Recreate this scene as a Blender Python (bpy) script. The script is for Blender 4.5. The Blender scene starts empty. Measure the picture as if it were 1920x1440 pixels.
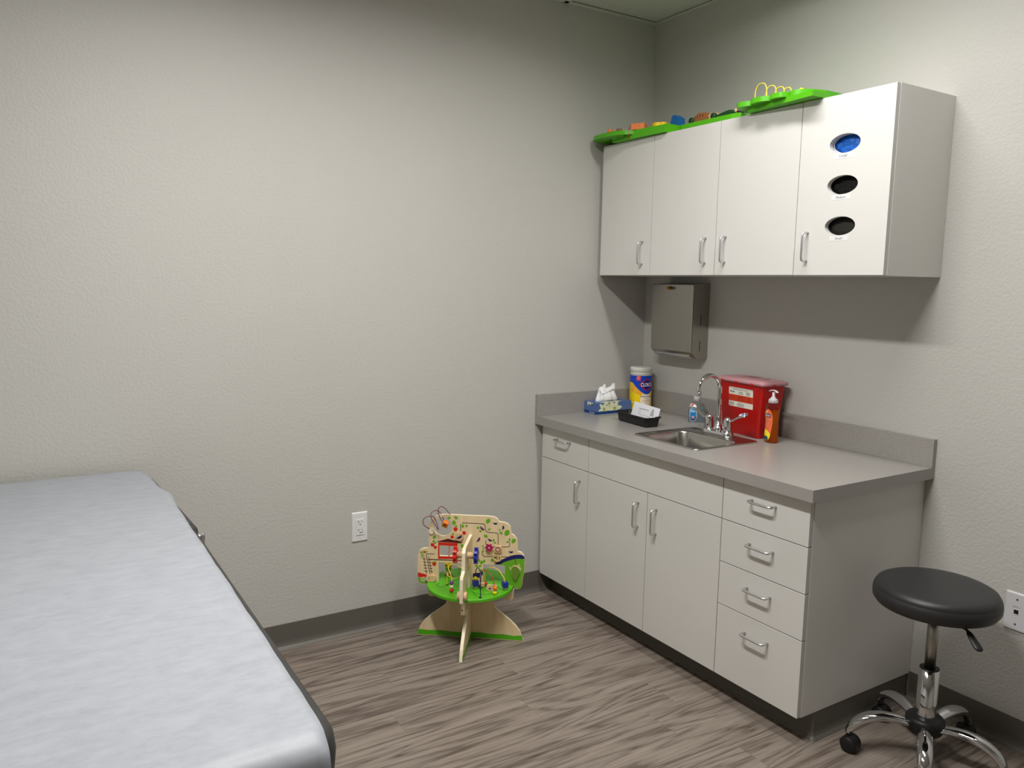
import bpy, bmesh, math, random
from mathutils import Vector, Matrix
from mathutils.geometry import tessellate_polygon

SC = bpy.context.scene
COL = SC.collection
PI = math.pi
random.seed(4)

# ------------------------------------------------------------------ camera
cam = bpy.data.objects.new('camera', bpy.data.cameras.new('camera'))
COL.objects.link(cam)
cam.location = (-2.6979, -3.0499, 1.4821)
cam.rotation_euler = (1.4446, -0.0176, -0.5563)
cam.data.sensor_width = 36.0
cam.data.lens = 36.0 * 1471.7 / 1920.0
cam.data.clip_start = 0.02
SC.camera = cam

# ------------------------------------------------------------------ light and exposure
SC.view_settings.view_transform = 'Standard'
SC.view_settings.look = 'None'
SC.view_settings.gamma = 1.0
SC.view_settings.use_curve_mapping = False
SC.view_settings.exposure = 0.0
W = bpy.data.worlds.new('world'); SC.world = W
W.use_nodes = True
W.node_tree.nodes['Background'].inputs[0].default_value = (0.5, 0.5, 0.48, 1)
W.node_tree.nodes['Background'].inputs[1].default_value = 0.02
LIGHT_RGB = (1.0, 0.985, 0.965)
LAMP_WATTS = (49.0, 17.0)              # the lamp over the exam table, the lamp nearer the cabinets
LAMP_SPREAD = math.radians(166)        # prismatic lens: little light close to the ceiling plane
LAMP_X = (-2.10, -0.85)
LAMP_Y = (-2.17, -0.97)

# ------------------------------------------------------------------ dimensions
HC = 2.745                              # ceiling
H = 0.8696                              # worktop
L = 1.548                               # worktop length
DC = 0.6604                             # worktop depth
XF = -0.6267                            # base cabinet fronts
LB = 1.5193                             # base cabinets' end
ZB = 0.0955                             # underside of the base cabinets
XU = -0.3291                            # wall cabinet fronts
LU = 1.5099
U0, U1 = 1.532, 2.1346
RX0, RY0 = -3.85, -4.70                 # the two walls behind the camera

# ------------------------------------------------------------------ materials
def srgb(r, g, b):
    def f(c):
        c /= 255.0
        return c / 12.92 if c <= 0.04045 else ((c + 0.055) / 1.055) ** 2.4
    return (f(r), f(g), f(b), 1.0)

def new_mat(name):
    m = bpy.data.materials.new(name); m.use_nodes = True
    nt = m.node_tree
    return m, nt, nt.nodes['Principled BSDF']

def mat(name, rgb, rough=0.5, metal=0.0, var=0.0, vscale=40.0, bump=0.0, bscale=200.0, bdist=0.001,
        trans=0.0, ior=1.45, coat=0.0, spec=0.5, stretch=None, aniso=0.0, sss=0.0):
    m, nt, p = new_mat(name)
    c = srgb(*rgb)
    p.inputs['Roughness'].default_value = rough
    p.inputs['Metallic'].default_value = metal
    p.inputs['Transmission Weight'].default_value = trans
    p.inputs['IOR'].default_value = ior
    p.inputs['Coat Weight'].default_value = coat
    p.inputs['Specular IOR Level'].default_value = spec
    if aniso: p.inputs['Anisotropic'].default_value = aniso
    if sss:
        p.inputs['Subsurface Weight'].default_value = sss
        p.inputs['Subsurface Radius'].default_value = (0.01, 0.01, 0.01)
    tc = nt.nodes.new('ShaderNodeTexCoord'); vec = tc.outputs['Object']
    if stretch:
        mp = nt.nodes.new('ShaderNodeMapping'); mp.inputs['Scale'].default_value = stretch
        nt.links.new(vec, mp.inputs['Vector']); vec = mp.outputs['Vector']
    n = nt.nodes.new('ShaderNodeTexNoise'); n.inputs['Scale'].default_value = vscale
    n.inputs['Detail'].default_value = 4
    nt.links.new(vec, n.inputs['Vector'])
    mx = nt.nodes.new('ShaderNodeMix'); mx.data_type = 'RGBA'
    v = max(var, 0.004)
    mx.inputs['A'].default_value = tuple(max(0, x * (1 - v)) for x in c[:3]) + (1,)
    mx.inputs['B'].default_value = tuple(min(1, x * (1 + v)) for x in c[:3]) + (1,)
    nt.links.new(n.outputs['Fac'], mx.inputs['Factor'])
    nt.links.new(mx.outputs['Result'], p.inputs['Base Color'])
    if bump:
        n2 = nt.nodes.new('ShaderNodeTexNoise'); n2.inputs['Scale'].default_value = bscale
        n2.inputs['Detail'].default_value = 3
        nt.links.new(vec, n2.inputs['Vector'])
        b = nt.nodes.new('ShaderNodeBump'); b.inputs['Strength'].default_value = bump
        b.inputs['Distance'].default_value = bdist
        nt.links.new(n2.outputs['Fac'], b.inputs['Height'])
        nt.links.new(b.outputs['Normal'], p.inputs['Normal'])
    return m

def math_node(nt, op, a, b=None, c=None):
    n = nt.nodes.new('ShaderNodeMath'); n.operation = op
    for i, x in enumerate((a, b, c)):
        if x is None: continue
        if isinstance(x, (int, float)): n.inputs[i].default_value = x
        else: nt.links.new(x, n.inputs[i])
    return n.outputs[0]

def ramp(nt, fac, stops):
    r = nt.nodes.new('ShaderNodeValToRGB'); e = r.color_ramp.elements
    while len(e) < len(stops): e.new(0.5)
    for i, (pos, col) in enumerate(stops):
        e[i].position = pos; e[i].color = col
    nt.links.new(fac, r.inputs['Fac'])
    return r.outputs['Color']

def wall_material():
    m, nt, p = new_mat('painted_wall')
    tc = nt.nodes.new('ShaderNodeTexCoord')
    p.inputs['Roughness'].default_value = 0.55
    p.inputs['Specular IOR Level'].default_value = 0.35
    n = nt.nodes.new('ShaderNodeTexNoise'); n.inputs['Scale'].default_value = 1.3; n.inputs['Detail'].default_value = 3
    nt.links.new(tc.outputs['Object'], n.inputs['Vector'])
    nt.links.new(ramp(nt, n.outputs['Fac'], [(0.3, srgb(189, 187, 181)), (0.7, srgb(192, 190, 184))]), p.inputs['Base Color'])
    a = nt.nodes.new('ShaderNodeTexNoise'); a.inputs['Scale'].default_value = 95; a.inputs['Detail'].default_value = 3
    a.inputs['Roughness'].default_value = 0.55
    nt.links.new(tc.outputs['Object'], a.inputs['Vector'])
    h = ramp(nt, a.outputs['Fac'], [(0.40, (0, 0, 0, 1)), (0.66, (1, 1, 1, 1))])
    b = nt.nodes.new('ShaderNodeBump'); b.inputs['Strength'].default_value = 0.36; b.inputs['Distance'].default_value = 0.0014
    nt.links.new(h, b.inputs['Height']); nt.links.new(b.outputs['Normal'], p.inputs['Normal'])
    return m

def floor_material():
    m, nt, p = new_mat('vinyl_plank')
    tc = nt.nodes.new('ShaderNodeTexCoord')
    s = nt.nodes.new('ShaderNodeSeparateXYZ'); nt.links.new(tc.outputs['Object'], s.inputs[0])
    x, y = s.outputs['X'], s.outputs['Y']
    yr = math_node(nt, 'DIVIDE', math_node(nt, 'ADD', y, 7.043), 0.152)
    row = math_node(nt, 'FLOOR', yr)
    w1 = nt.nodes.new('ShaderNodeTexWhiteNoise'); w1.noise_dimensions = '1D'; nt.links.new(row, w1.inputs['W'])
    xr = math_node(nt, 'ADD', math_node(nt, 'DIVIDE', x, 1.22), math_node(nt, 'MULTIPLY', w1.outputs['Value'], 7.0))
    colx = math_node(nt, 'FLOOR', xr)
    cmb = nt.nodes.new('ShaderNodeCombineXYZ'); nt.links.new(row, cmb.inputs[0]); nt.links.new(colx, cmb.inputs[1])
    w2 = nt.nodes.new('ShaderNodeTexWhiteNoise'); w2.noise_dimensions = '2D'; nt.links.new(cmb.outputs[0], w2.inputs['Vector'])
    rnd = w2.outputs['Value']
    off = math_node(nt, 'MULTIPLY', rnd, 43.0)
    def field(sx, sy, scale, detail, dist, rough=0.5):
        c = nt.nodes.new('ShaderNodeCombineXYZ')
        nt.links.new(math_node(nt, 'ADD', math_node(nt, 'MULTIPLY', x, sx), off), c.inputs[0])
        nt.links.new(math_node(nt, 'MULTIPLY', y, sy), c.inputs[1])
        nt.links.new(off, c.inputs[2])
        n = nt.nodes.new('ShaderNodeTexNoise'); n.inputs['Scale'].default_value = scale
        n.inputs['Detail'].default_value = detail; n.inputs['Distortion'].default_value = dist
        n.inputs['Roughness'].default_value = rough
        nt.links.new(c.outputs[0], n.inputs['Vector'])
        return n.outputs['Fac']
    rings = field(0.80, 8.0, 1.0, 1.6, 0.45)
    wob = field(5.0, 60.0, 1.0, 2, 0.2)
    ph = math_node(nt, 'ADD', math_node(nt, 'MULTIPLY', rings, 58.0), math_node(nt, 'MULTIPLY', wob, 6.5))
    bands = math_node(nt, 'POWER', math_node(nt, 'MULTIPLY', math_node(nt, 'ADD', math_node(nt, 'SINE', ph), 1.0), 0.5), 0.45)
    streak = field(3.2, 150.0, 1.0, 6, 0.5, 0.66)
    fine = field(14.0, 420.0, 1.0, 3, 0.0, 0.6)
    dark = field(1.8, 30.0, 1.0, 4, 0.8)
    v = math_node(nt, 'ADD', math_node(nt, 'MULTIPLY', math_node(nt, 'SUBTRACT', bands, 0.16), 0.20), math_node(nt, 'MULTIPLY', streak, 0.58))
    v = math_node(nt, 'ADD', v, math_node(nt, 'MULTIPLY', fine, 0.26))
    v = math_node(nt, 'ADD', v, math_node(nt, 'MULTIPLY', dark, 0.26))
    v = math_node(nt, 'ADD', v, math_node(nt, 'MULTIPLY', rnd, 0.05))
    v = math_node(nt, 'SUBTRACT', v, 0.20)
    col = ramp(nt, v, [(0.22, srgb(72, 61, 54)), (0.36, srgb(102, 91, 82)), (0.48, srgb(129, 118, 108)),
                       (0.64, srgb(146, 135, 124)), (0.80, srgb(166, 157, 146))])
    # hairline joints between planks
    fy = math_node(nt, 'FRACT', yr); fx = math_node(nt, 'FRACT', xr)
    jy = math_node(nt, 'LESS_THAN', fy, 0.007); jx = math_node(nt, 'LESS_THAN', fx, 0.0014)
    j = math_node(nt, 'MAXIMUM', jy, jx)
    mx = nt.nodes.new('ShaderNodeMix'); mx.data_type = 'RGBA'; mx.blend_type = 'MULTIPLY'
    nt.links.new(math_node(nt, 'MULTIPLY', j, 0.30), mx.inputs['Factor'])
    nt.links.new(col, mx.inputs['A']); mx.inputs['B'].default_value = (0.35, 0.3, 0.27, 1)
    nt.links.new(mx.outputs['Result'], p.inputs['Base Color'])
    p.inputs['Roughness'].default_value = 0.42
    p.inputs['Specular IOR Level'].default_value = 0.35
    b = nt.nodes.new('ShaderNodeBump'); b.inputs['Strength'].default_value = 0.10; b.inputs['Distance'].default_value = 0.0006
    nt.links.new(v, b.inputs['Height']); nt.links.new(b.outputs['Normal'], p.inputs['Normal'])
    return m

def counter_material():
    m, nt, p = new_mat('grey_laminate')
    tc = nt.nodes.new('ShaderNodeTexCoord')
    n = nt.nodes.new('ShaderNodeTexNoise'); n.inputs['Scale'].default_value = 480; n.inputs['Detail'].default_value = 3
    nt.links.new(tc.outputs['Object'], n.inputs['Vector'])
    k = nt.nodes.new('ShaderNodeTexNoise'); k.inputs['Scale'].default_value = 45; k.inputs['Detail'].default_value = 2
    nt.links.new(tc.outputs['Object'], k.inputs['Vector'])
    f = math_node(nt, 'ADD', math_node(nt, 'MULTIPLY', n.outputs['Fac'], 0.93), math_node(nt, 'MULTIPLY', k.outputs['Fac'], 0.07))
    nt.links.new(ramp(nt, f, [(0.36, srgb(140, 136, 131)), (0.5, srgb(152, 148, 143)), (0.64, srgb(165, 161, 156))]), p.inputs['Base Color'])
    p.inputs['Roughness'].default_value = 0.30
    p.inputs['Specular IOR Level'].default_value = 0.95
    return m

def ceiling_material():
    m, nt, p = new_mat('acoustic_tile')
    tc = nt.nodes.new('ShaderNodeTexCoord')
    n = nt.nodes.new('ShaderNodeTexNoise'); n.inputs['Scale'].default_value = 150; n.inputs['Detail'].default_value = 3
    nt.links.new(tc.outputs['Object'], n.inputs['Vector'])
    nt.links.new(ramp(nt, n.outputs['Fac'], [(0.30, srgb(176, 176, 166)), (0.40, srgb(216, 216, 208)), (1.0, srgb(222, 222, 214))]), p.inputs['Base Color'])
    p.inputs['Roughness'].default_value = 0.9
    b = nt.nodes.new('ShaderNodeBump'); b.inputs['Strength'].default_value = 0.4; b.inputs['Distance'].default_value = 0.002
    nt.links.new(n.outputs['Fac'], b.inputs['Height']); nt.links.new(b.outputs['Normal'], p.inputs['Normal'])
    return m

def paper_material():
    m, nt, p = new_mat('table_paper')
    tc = nt.nodes.new('ShaderNodeTexCoord')
    mp = nt.nodes.new('ShaderNodeMapping'); mp.inputs['Scale'].default_value = (1.0, 2.0, 1.0)
    nt.links.new(tc.outputs['Object'], mp.inputs['Vector'])
    n = nt.nodes.new('ShaderNodeTexNoise'); n.inputs['Scale'].default_value = 16; n.inputs['Detail'].default_value = 7
    n.inputs['Roughness'].default_value = 0.7
    nt.links.new(mp.outputs['Vector'], n.inputs['Vector'])
    nt.links.new(ramp(nt, n.outputs['Fac'], [(0.3, srgb(145, 148, 154)), (0.7, srgb(161, 164, 170))]), p.inputs['Base Color'])
    p.inputs['Roughness'].default_value = 0.5
    p.inputs['Specular IOR Level'].default_value = 0.45
    w = nt.nodes.new('ShaderNodeTexNoise'); w.inputs['Scale'].default_value = 7; w.inputs['Detail'].default_value = 4
    nt.links.new(mp.outputs['Vector'], w.inputs['Vector'])
    b = nt.nodes.new('ShaderNodeBump'); b.inputs['Strength'].default_value = 0.25; b.inputs['Distance'].default_value = 0.006
    nt.links.new(w.outputs['Fac'], b.inputs['Height']); nt.links.new(b.outputs['Normal'], p.inputs['Normal'])
    return m

def wood_material(name, c0, c1, scale=(9, 9, 1.6), rough=0.5):
    m, nt, p = new_mat(name)
    tc = nt.nodes.new('ShaderNodeTexCoord')
    mp = nt.nodes.new('ShaderNodeMapping'); mp.inputs['Scale'].default_value = scale
    nt.links.new(tc.outputs['Object'], mp.inputs['Vector'])
    n = nt.nodes.new('ShaderNodeTexNoise'); n.inputs['Scale'].default_value = 6; n.inputs['Detail'].default_value = 5
    n.inputs['Distortion'].default_value = 0.4
    nt.links.new(mp.outputs['Vector'], n.inputs['Vector'])
    nt.links.new(ramp(nt, n.outputs['Fac'], [(0.3, srgb(*c0)), (0.7, srgb(*c1))]), p.inputs['Base Color'])
    p.inputs['Roughness'].default_value = rough
    return m

def emit_mat(name, rgb, s):
    m, nt, p = new_mat(name)
    p.inputs['Base Color'].default_value = (0.8, 0.8, 0.8, 1)
    p.inputs['Emission Color'].default_value = tuple(rgb) + (1,)
    p.inputs['Emission Strength'].default_value = s
    return m

M = dict(
    wall=wall_material(), floor=floor_material(), counter=counter_material(), ceiling=ceiling_material(), paper=paper_material(),
    grid=mat('white_grid_metal', (214, 214, 206), 0.45),
    cove=mat('grey_vinyl_base', (97, 93, 86), 0.45, var=0.03),
    cab=mat('warm_white_laminate', (216, 214, 209), 0.36, var=0.012, vscale=260, spec=0.45),
    cabedge=mat('grey_white_edge_band', (200, 198, 196), 0.4),
    cavity=mat('shaded_cabinet_inside', (46, 44, 38), 0.8),
    nickel=mat('satin_nickel', (216, 216, 217), 0.34, metal=1.0),
    chrome=mat('polished_chrome', (214, 214, 216), 0.06, metal=1.0),
    steel=mat('brushed_steel', (170, 166, 158), 0.30, metal=1.0, var=0.05, vscale=30, stretch=(1, 1, 30)),
    sinksteel=mat('sink_steel', (176, 173, 168), 0.24, metal=1.0, var=0.05, vscale=60),
    brass=mat('brass', (150, 118, 50), 0.3, metal=1.0),
    black=mat('black_plastic', (22, 22, 24), 0.45, bump=0.15, bscale=600, bdist=0.0004),
    vinyl=mat('black_vinyl', (42, 41, 42), 0.42, var=0.05, bump=0.12, bscale=420, bdist=0.0006),
    tablevinyl=mat('charcoal_vinyl', (52, 51, 50), 0.5, var=0.05, bump=0.15, bscale=350, bdist=0.0006),
    tablebase=mat('putty_metal', (196, 192, 184), 0.45),
    white=mat('white_plastic', (226, 226, 226), 0.35),
    offwhite=mat('light_grey_plastic', (206, 205, 208), 0.38),
    dark=mat('dark_slot', (12, 12, 12), 0.8),
    slotgrey=mat('grey_slot', (70, 66, 62), 0.7),
    tissue=mat('tissue_white', (250, 250, 250), 0.8, bump=0.3, bscale=60, bdist=0.002),
    card=mat('white_card', (232, 233, 238), 0.6),
    ink=mat('black_ink', (38, 38, 44), 0.6), greyink=mat('grey_ink', (120, 118, 116), 0.6), lilacink=mat('slate_ink', (92, 92, 110), 0.6),
    red_bin=mat('red_plastic', (190, 10, 4), 0.35, var=0.06, vscale=8),
    red_lid=mat('frosted_pink_lid', (204, 150, 154), 0.35, trans=0.12),
    red_tab=mat('red_tab', (205, 40, 34), 0.4),
    cream=mat('cream_label', (226, 222, 208), 0.55), orange_label=mat('orange_red_label', (196, 52, 10), 0.5), darkred=mat('dark_red_print', (120, 12, 8), 0.5),
    clear=mat('clear_plastic', (244, 246, 246), 0.06, trans=1.0, ior=1.16),
    frost=mat('frosted_plastic', (238, 237, 239), 0.35, trans=0.35),
    amber=mat('amber_liquid', (255, 166, 40), 0.08, trans=0.85, ior=1.15),
    gel=mat('clear_gel', (206, 220, 228), 0.10, trans=0.75, ior=1.15),
    soaplabel=mat('coral_label', (232, 108, 64), 0.45), peach=mat('peach_print', (240, 172, 110), 0.45), pinkprint=mat('pink_print', (244, 178, 160), 0.5),
    yellow=mat('yellow_print', (246, 222, 40), 0.45), navy=mat('navy_print', (28, 28, 100), 0.45), teal=mat('teal_print', (28, 82, 78), 0.5),
    clblue=mat('label_blue', (14, 66, 190), 0.35, var=0.15, vscale=10), clnavy=mat('label_navy', (20, 20, 120), 0.35), clred=mat('label_red', (168, 32, 52), 0.4),
    clyellow=mat('label_yellow', (246, 212, 10), 0.35), clgold=mat('label_gold', (240, 172, 50), 0.35, var=0.2, vscale=30), clcream=mat('label_cream', (240, 226, 200), 0.4),
    clbadge=mat('badge_red', (222, 66, 58), 0.4),
    lidwhite=mat('canister_lid', (218, 217, 208), 0.35),
    boxblue=mat('carton_blue', (82, 108, 158), 0.5, var=0.25, vscale=22), boxnavy=mat('carton_navy', (14, 62, 122), 0.5),
    petal=mat('petal_cream', (228, 230, 190), 0.55, var=0.12, vscale=60), petalgreen=mat('petal_green', (160, 164, 60), 0.55), leafgreen=mat('leaf_dark', (52, 84, 44), 0.55),
    saniblue=mat('sanitizer_blue', (24, 128, 196), 0.4), sanidark=mat('sanitizer_navy', (12, 74, 128), 0.4), sanilight=mat('sanitizer_sky', (140, 196, 232), 0.4),
    hot=mat('hot_red', (196, 48, 48), 0.4), cold=mat('cold_blue', (36, 52, 190), 0.4),
    glove=mat('blue_nitrile', (34, 112, 214), 0.45, var=0.1, vscale=40, bump=0.5, bscale=60, bdist=0.004), glovebox=mat('glove_carton', (226, 226, 232), 0.5),
    green=mat('green_lacquer', (86, 178, 22), 0.32, var=0.02), greenside=mat('green_lacquer_soft', (84, 176, 20), 0.4), darkgreen=mat('dark_green_lacquer', (26, 66, 36), 0.4),
    leaf=mat('print_leaf_green', (104, 170, 34), 0.5), palegreen=mat('print_pale_green', (196, 200, 150), 0.55),
    birch=wood_material('birch_ply', (222, 196, 152), (234, 212, 170)), birchedge=wood_material('birch_edge', (240, 224, 190), (247, 234, 206)),
    beech=wood_material('beech', (214, 176, 132), (226, 192, 150), scale=(20, 20, 20)),
    toyred=mat('toy_red', (214, 38, 28), 0.35), toyblue=mat('toy_blue', (36, 44, 150), 0.35), toyyellow=mat('toy_yellow', (248, 222, 16), 0.35),
    toyorange=mat('toy_orange', (232, 124, 30), 0.4), toypurple=mat('toy_purple', (120, 62, 140), 0.35), toypink=mat('toy_magenta', (176, 26, 84), 0.4),
    toymauve=mat('mauve_wire', (132, 72, 100), 0.35), maroon=mat('print_maroon', (88, 22, 18), 0.5), navyprint=mat('print_navy', (28, 26, 96), 0.5),
    redwire=mat('red_wire', (176, 66, 28), 0.35), yellowwire=mat('yellow_wire', (240, 206, 70), 0.35), navywire=mat('navy_wire', (20, 50, 80), 0.35),
    blockorange=wood_material('orange_block', (226, 122, 62), (236, 140, 80), scale=(20, 20, 20)), blockblue=mat('block_blue', (16, 100, 172), 0.4),
    blockyellow=mat('block_yellow', (246, 204, 8), 0.4), brownwood=wood_material('brown_wood', (136, 84, 46), (164, 106, 62), scale=(20, 20, 20)),
    rubber=mat('orange_rubber', (196, 74, 26), 0.45), skin=mat('doll_wood', (228, 178, 150), 0.5), plum=mat('plum_paint', (84, 22, 60), 0.5),
    leafolive=mat('olive_leaf_paint', (104, 140, 40), 0.5),
    housing=mat('lamp_white', (225, 225, 222), 0.5),
    lens=emit_mat('lamp_lens', LIGHT_RGB, 8.0),
)

# ------------------------------------------------------------------ object helpers
def tag(o, label, cat, group=None):
    o['label'] = label; o['category'] = cat
    if group: o['group'] = group
    return o

def thing(name, label, cat, loc=(0, 0, 0), rotz=0.0, group=None):
    o = bpy.data.objects.new(name, None); COL.objects.link(o)
    o.empty_display_size = 0.05
    o.location = loc; o.rotation_euler = (0, 0, rotz)
    return tag(o, label, cat, group)

class B:
    """collects shapes for one mesh"""
    def __init__(self): self.bm = bmesh.new()
    def _done(self, faces, mi, smooth=False):
        for f in faces:
            f.material_index = mi; f.smooth = smooth
        return faces
    def box(self, x0, x1, y0, y1, z0, z1, mi=0, bev=0.0, seg=2, smooth=False):
        g = bmesh.ops.create_cube(self.bm, size=1.0)
        vs = g['verts']
        for v in vs:
            v.co = ((x0 + x1) / 2 + v.co.x * (x1 - x0), (y0 + y1) / 2 + v.co.y * (y1 - y0), (z0 + z1) / 2 + v.co.z * (z1 - z0))
        fs = list({f for v in vs for f in v.link_faces})
        self._done(fs, mi)
        if bev:
            es = list({e for v in vs for e in v.link_edges})
            r = bmesh.ops.bevel(self.bm, geom=es, offset=bev, segments=seg, profile=0.5, affect='EDGES')
            for f in r['faces']: f.material_index = mi; f.smooth = smooth
        return self
    def prism(self, loops, f, d0, d1, mi=0, side_mi=None, caps=(1, 1), smooth_sides=False, back_mi=None):
        """loops: outline then holes, in 2D; f(a, b, d) places a point; extruded from d0 to d1 (d1 is the front)"""
        if side_mi is None: side_mi = mi
        fixed = []
        for k, lp in enumerate(loops):
            ar = sum(lp[i][0] * lp[(i + 1) % len(lp)][1] - lp[(i + 1) % len(lp)][0] * lp[i][1] for i in range(len(lp)))
            if (ar > 0) != (k == 0): lp = lp[::-1]
            fixed.append(lp)
        lo, hi, flat = [], [], []
        for lp in fixed:
            lo.append([self.bm.verts.new(f(a, b, d0)) for a, b in lp])
            hi.append([self.bm.verts.new(f(a, b, d1)) for a, b in lp])
            flat += lp
        tris = tessellate_polygon([[Vector((a, b, 0)) for a, b in lp] for lp in fixed])
        vlo = [v for l in lo for v in l]; vhi = [v for l in hi for v in l]
        fs = []
        def area(t): 
            (a, b), (c, d), (e, g) = (flat[i] for i in t)
            return (c - a) * (g - b) - (e - a) * (d - b)
        for t in tris:
            if abs(area(t)) < 1e-14: continue
            if area(t) < 0: t = t[::-1]
            if caps[1]:
                try: fs.append((self.bm.faces.new([vhi[i] for i in t]), mi, False))
                except ValueError: pass
            if caps[0]:
                try: fs.append((self.bm.faces.new([vlo[i] for i in t[::-1]]), mi if back_mi is None else back_mi, False))
                except ValueError: pass
        for a, b in zip(lo, hi):
            n = len(a)
            for i in range(n):
                j = (i + 1) % n
                fs.append((self.bm.faces.new([a[i], a[j], b[j], b[i]]), side_mi, smooth_sides))
        for fc, k, s in fs: fc.material_index = k; fc.smooth = s
        return self
    def sweep(self, rings, mi=0, closed=False, cap=True, smooth=True):
        """rings of points joined in order"""
        R = [[self.bm.verts.new(p) for p in r] for r in rings]
        n = len(R[0]); m = len(R)
        fs = []
        for i in range(m if closed else m - 1):
            a, b = R[i], R[(i + 1) % m]
            for j in range(n):
                k = (j + 1) % n
                fs.append(self.bm.faces.new([a[j], a[k], b[k], b[j]]))
        self._done(fs, mi, smooth)
        if cap and not closed:
            self._done([self.bm.faces.new(R[0][::-1]), self.bm.faces.new(R[-1])], mi, False)
        return self
    def tube(self, pts, r, n=10, mi=0, closed=False, cap=True, flat=None, up=None):
        """r a number or a list; flat=(sx, sy) squashes the section; up keeps the section upright"""
        P = [Vector(p) for p in pts]; m = len(P)
        rr = r if isinstance(r, (list, tuple)) else [r] * m
        T = []
        for i in range(m):
            if closed: t = P[(i + 1) % m] - P[i - 1]
            elif i == 0: t = P[1] - P[0]
            elif i == m - 1: t = P[-1] - P[-2]
            else: t = P[i + 1] - P[i - 1]
            T.append(t.normalized())
        u = Vector(up) if up else (Vector((0, 0, 1)) if abs(T[0].z) < 0.9 else Vector((1, 0, 0)))
        rings = []
        for i in range(m):
            if up: u = Vector(up)
            a = (u - T[i] * u.dot(T[i]))
            if a.length < 1e-6: a = T[i].orthogonal()
            a.normalize(); b = T[i].cross(a); u = a
            sx, sy = flat if flat else (1, 1)
            rings.append([P[i] + (b * math.cos(2 * PI * k / n) * sx + a * math.sin(2 * PI * k / n) * sy) * rr[i] for k in range(n)])
        return self.sweep(rings, mi, closed, cap)
    def lathe(self, prof, c=(0, 0, 0), n=32, mi=0, axis='z', cap=True, smooth=True, sx=1.0, sy=1.0, rot=0.0):
        rings = []
        for r, h in prof:
            ring = []
            for k in range(n):
                a = 2 * PI * k / n
                p, q = r * sx * math.cos(a), r * sy * math.sin(a)
                p, q = p * math.cos(rot) - q * math.sin(rot), p * math.sin(rot) + q * math.cos(rot)
                if axis == 'z': v = (c[0] + p, c[1] + q, c[2] + h)
                elif axis == 'x': v = (c[0] + h, c[1] + p, c[2] + q)
                else: v = (c[0] + q, c[1] + h, c[2] + p)
                ring.append(v)
            rings.append(ring)
        return self.sweep(rings, mi, False, cap, smooth)
    def ball(self, c, r, mi=0, n=16, s=(1, 1, 1)):
        g = bmesh.ops.create_uvsphere(self.bm, u_segments=n, v_segments=max(6, n // 2), radius=1.0)
        for v in g['verts']: v.co = (c[0] + v.co.x * r * s[0], c[1] + v.co.y * r * s[1], c[2] + v.co.z * r * s[2])
        self._done(list({f for v in g['verts'] for f in v.link_faces}), mi, True)
        return self
    def text(self, s, f, a, b, h, mi=0, d=0.0003, w=None, bold=0.0):
        """flat lettering centred on (a, b), h high (w wide when given); f(a, b, d) places a point"""
        vs, fs = glyphs(s, bold)
        x0 = min(v[0] for v in vs); x1 = max(v[0] for v in vs)
        y0 = min(v[1] for v in vs); y1 = max(v[1] for v in vs)
        k = h / (y1 - y0); kx = k if w is None else w / (x1 - x0)
        bv = [self.bm.verts.new(f(a + (v[0] - (x0 + x1) / 2) * kx, b + (v[1] - (y0 + y1) / 2) * k, d)) for v in vs]
        for t in fs:
            try: fc = self.bm.faces.new([bv[i] for i in t]); fc.material_index = mi
            except ValueError: pass
        return self

_GLYPHS = {}
def glyphs(s, bold=0.0):
    if (s, bold) in _GLYPHS: return _GLYPHS[(s, bold)]
    cu = bpy.data.curves.new('letters', 'FONT'); cu.body = s; cu.size = 1.0; cu.offset = bold; cu.resolution_u = 3
    o = bpy.data.objects.new('letters', cu); COL.objects.link(o)
    bpy.context.view_layer.update()
    me = bpy.data.meshes.new_from_object(o.evaluated_get(bpy.context.evaluated_depsgraph_get()))
    r = ([(v.co.x, v.co.y) for v in me.vertices], [tuple(p.vertices) for p in me.polygons])
    bpy.data.objects.remove(o); bpy.data.curves.remove(cu); bpy.data.meshes.remove(me)
    _GLYPHS[(s, bold)] = r
    return r

def obj(name, b, mats, parent=None, label=None, recalc=False, mods=()):
    if recalc: bmesh.ops.recalc_face_normals(b.bm, faces=b.bm.faces)
    me = bpy.data.meshes.new(name)
    b.bm.to_mesh(me); b.bm.free()
    for m in (mats if isinstance(mats, (list, tuple)) else [mats]): me.materials.append(M[m])
    o = bpy.data.objects.new(name, me); COL.objects.link(o)
    if parent: o.parent = parent
    if label: o['label'] = label
    return o

def struct(name, b, mats, parent=None):
    o = obj(name, b, mats, parent); o['kind'] = 'structure'
    return o

def spline(pts, n=8, closed=False):
    """Catmull-Rom through the points"""
    P = [Vector(p) for p in pts]; m = len(P); out = []
    for i in range(m if closed else m - 1):
        if closed: a, b, c, d = P[i - 1], P[i], P[(i + 1) % m], P[(i + 2) % m]
        else: a, b, c, d = P[max(i - 1, 0)], P[i], P[i + 1], P[min(i + 2, m - 1)]
        for k in range(n):
            t = k / n
            out.append(0.5 * ((2 * b) + (c - a) * t + (2 * a - 5 * b + 4 * c - d) * t * t + (3 * b - a - 3 * c + d) * t ** 3))
    if not closed: out.append(P[-1])
    return out

def spline2(pts, n=5, closed=True):
    return [(p.x, p.y) for p in spline([(a, b, 0) for a, b in pts], n, closed)]

def chaikin(pts, it=2):
    for _ in range(it):
        q = []
        for i in range(len(pts)):
            a, b = pts[i], pts[(i + 1) % len(pts)]
            q += [(a[0] * .75 + b[0] * .25, a[1] * .75 + b[1] * .25), (a[0] * .25 + b[0] * .75, a[1] * .25 + b[1] * .75)]
        pts = q
    return pts

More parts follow.
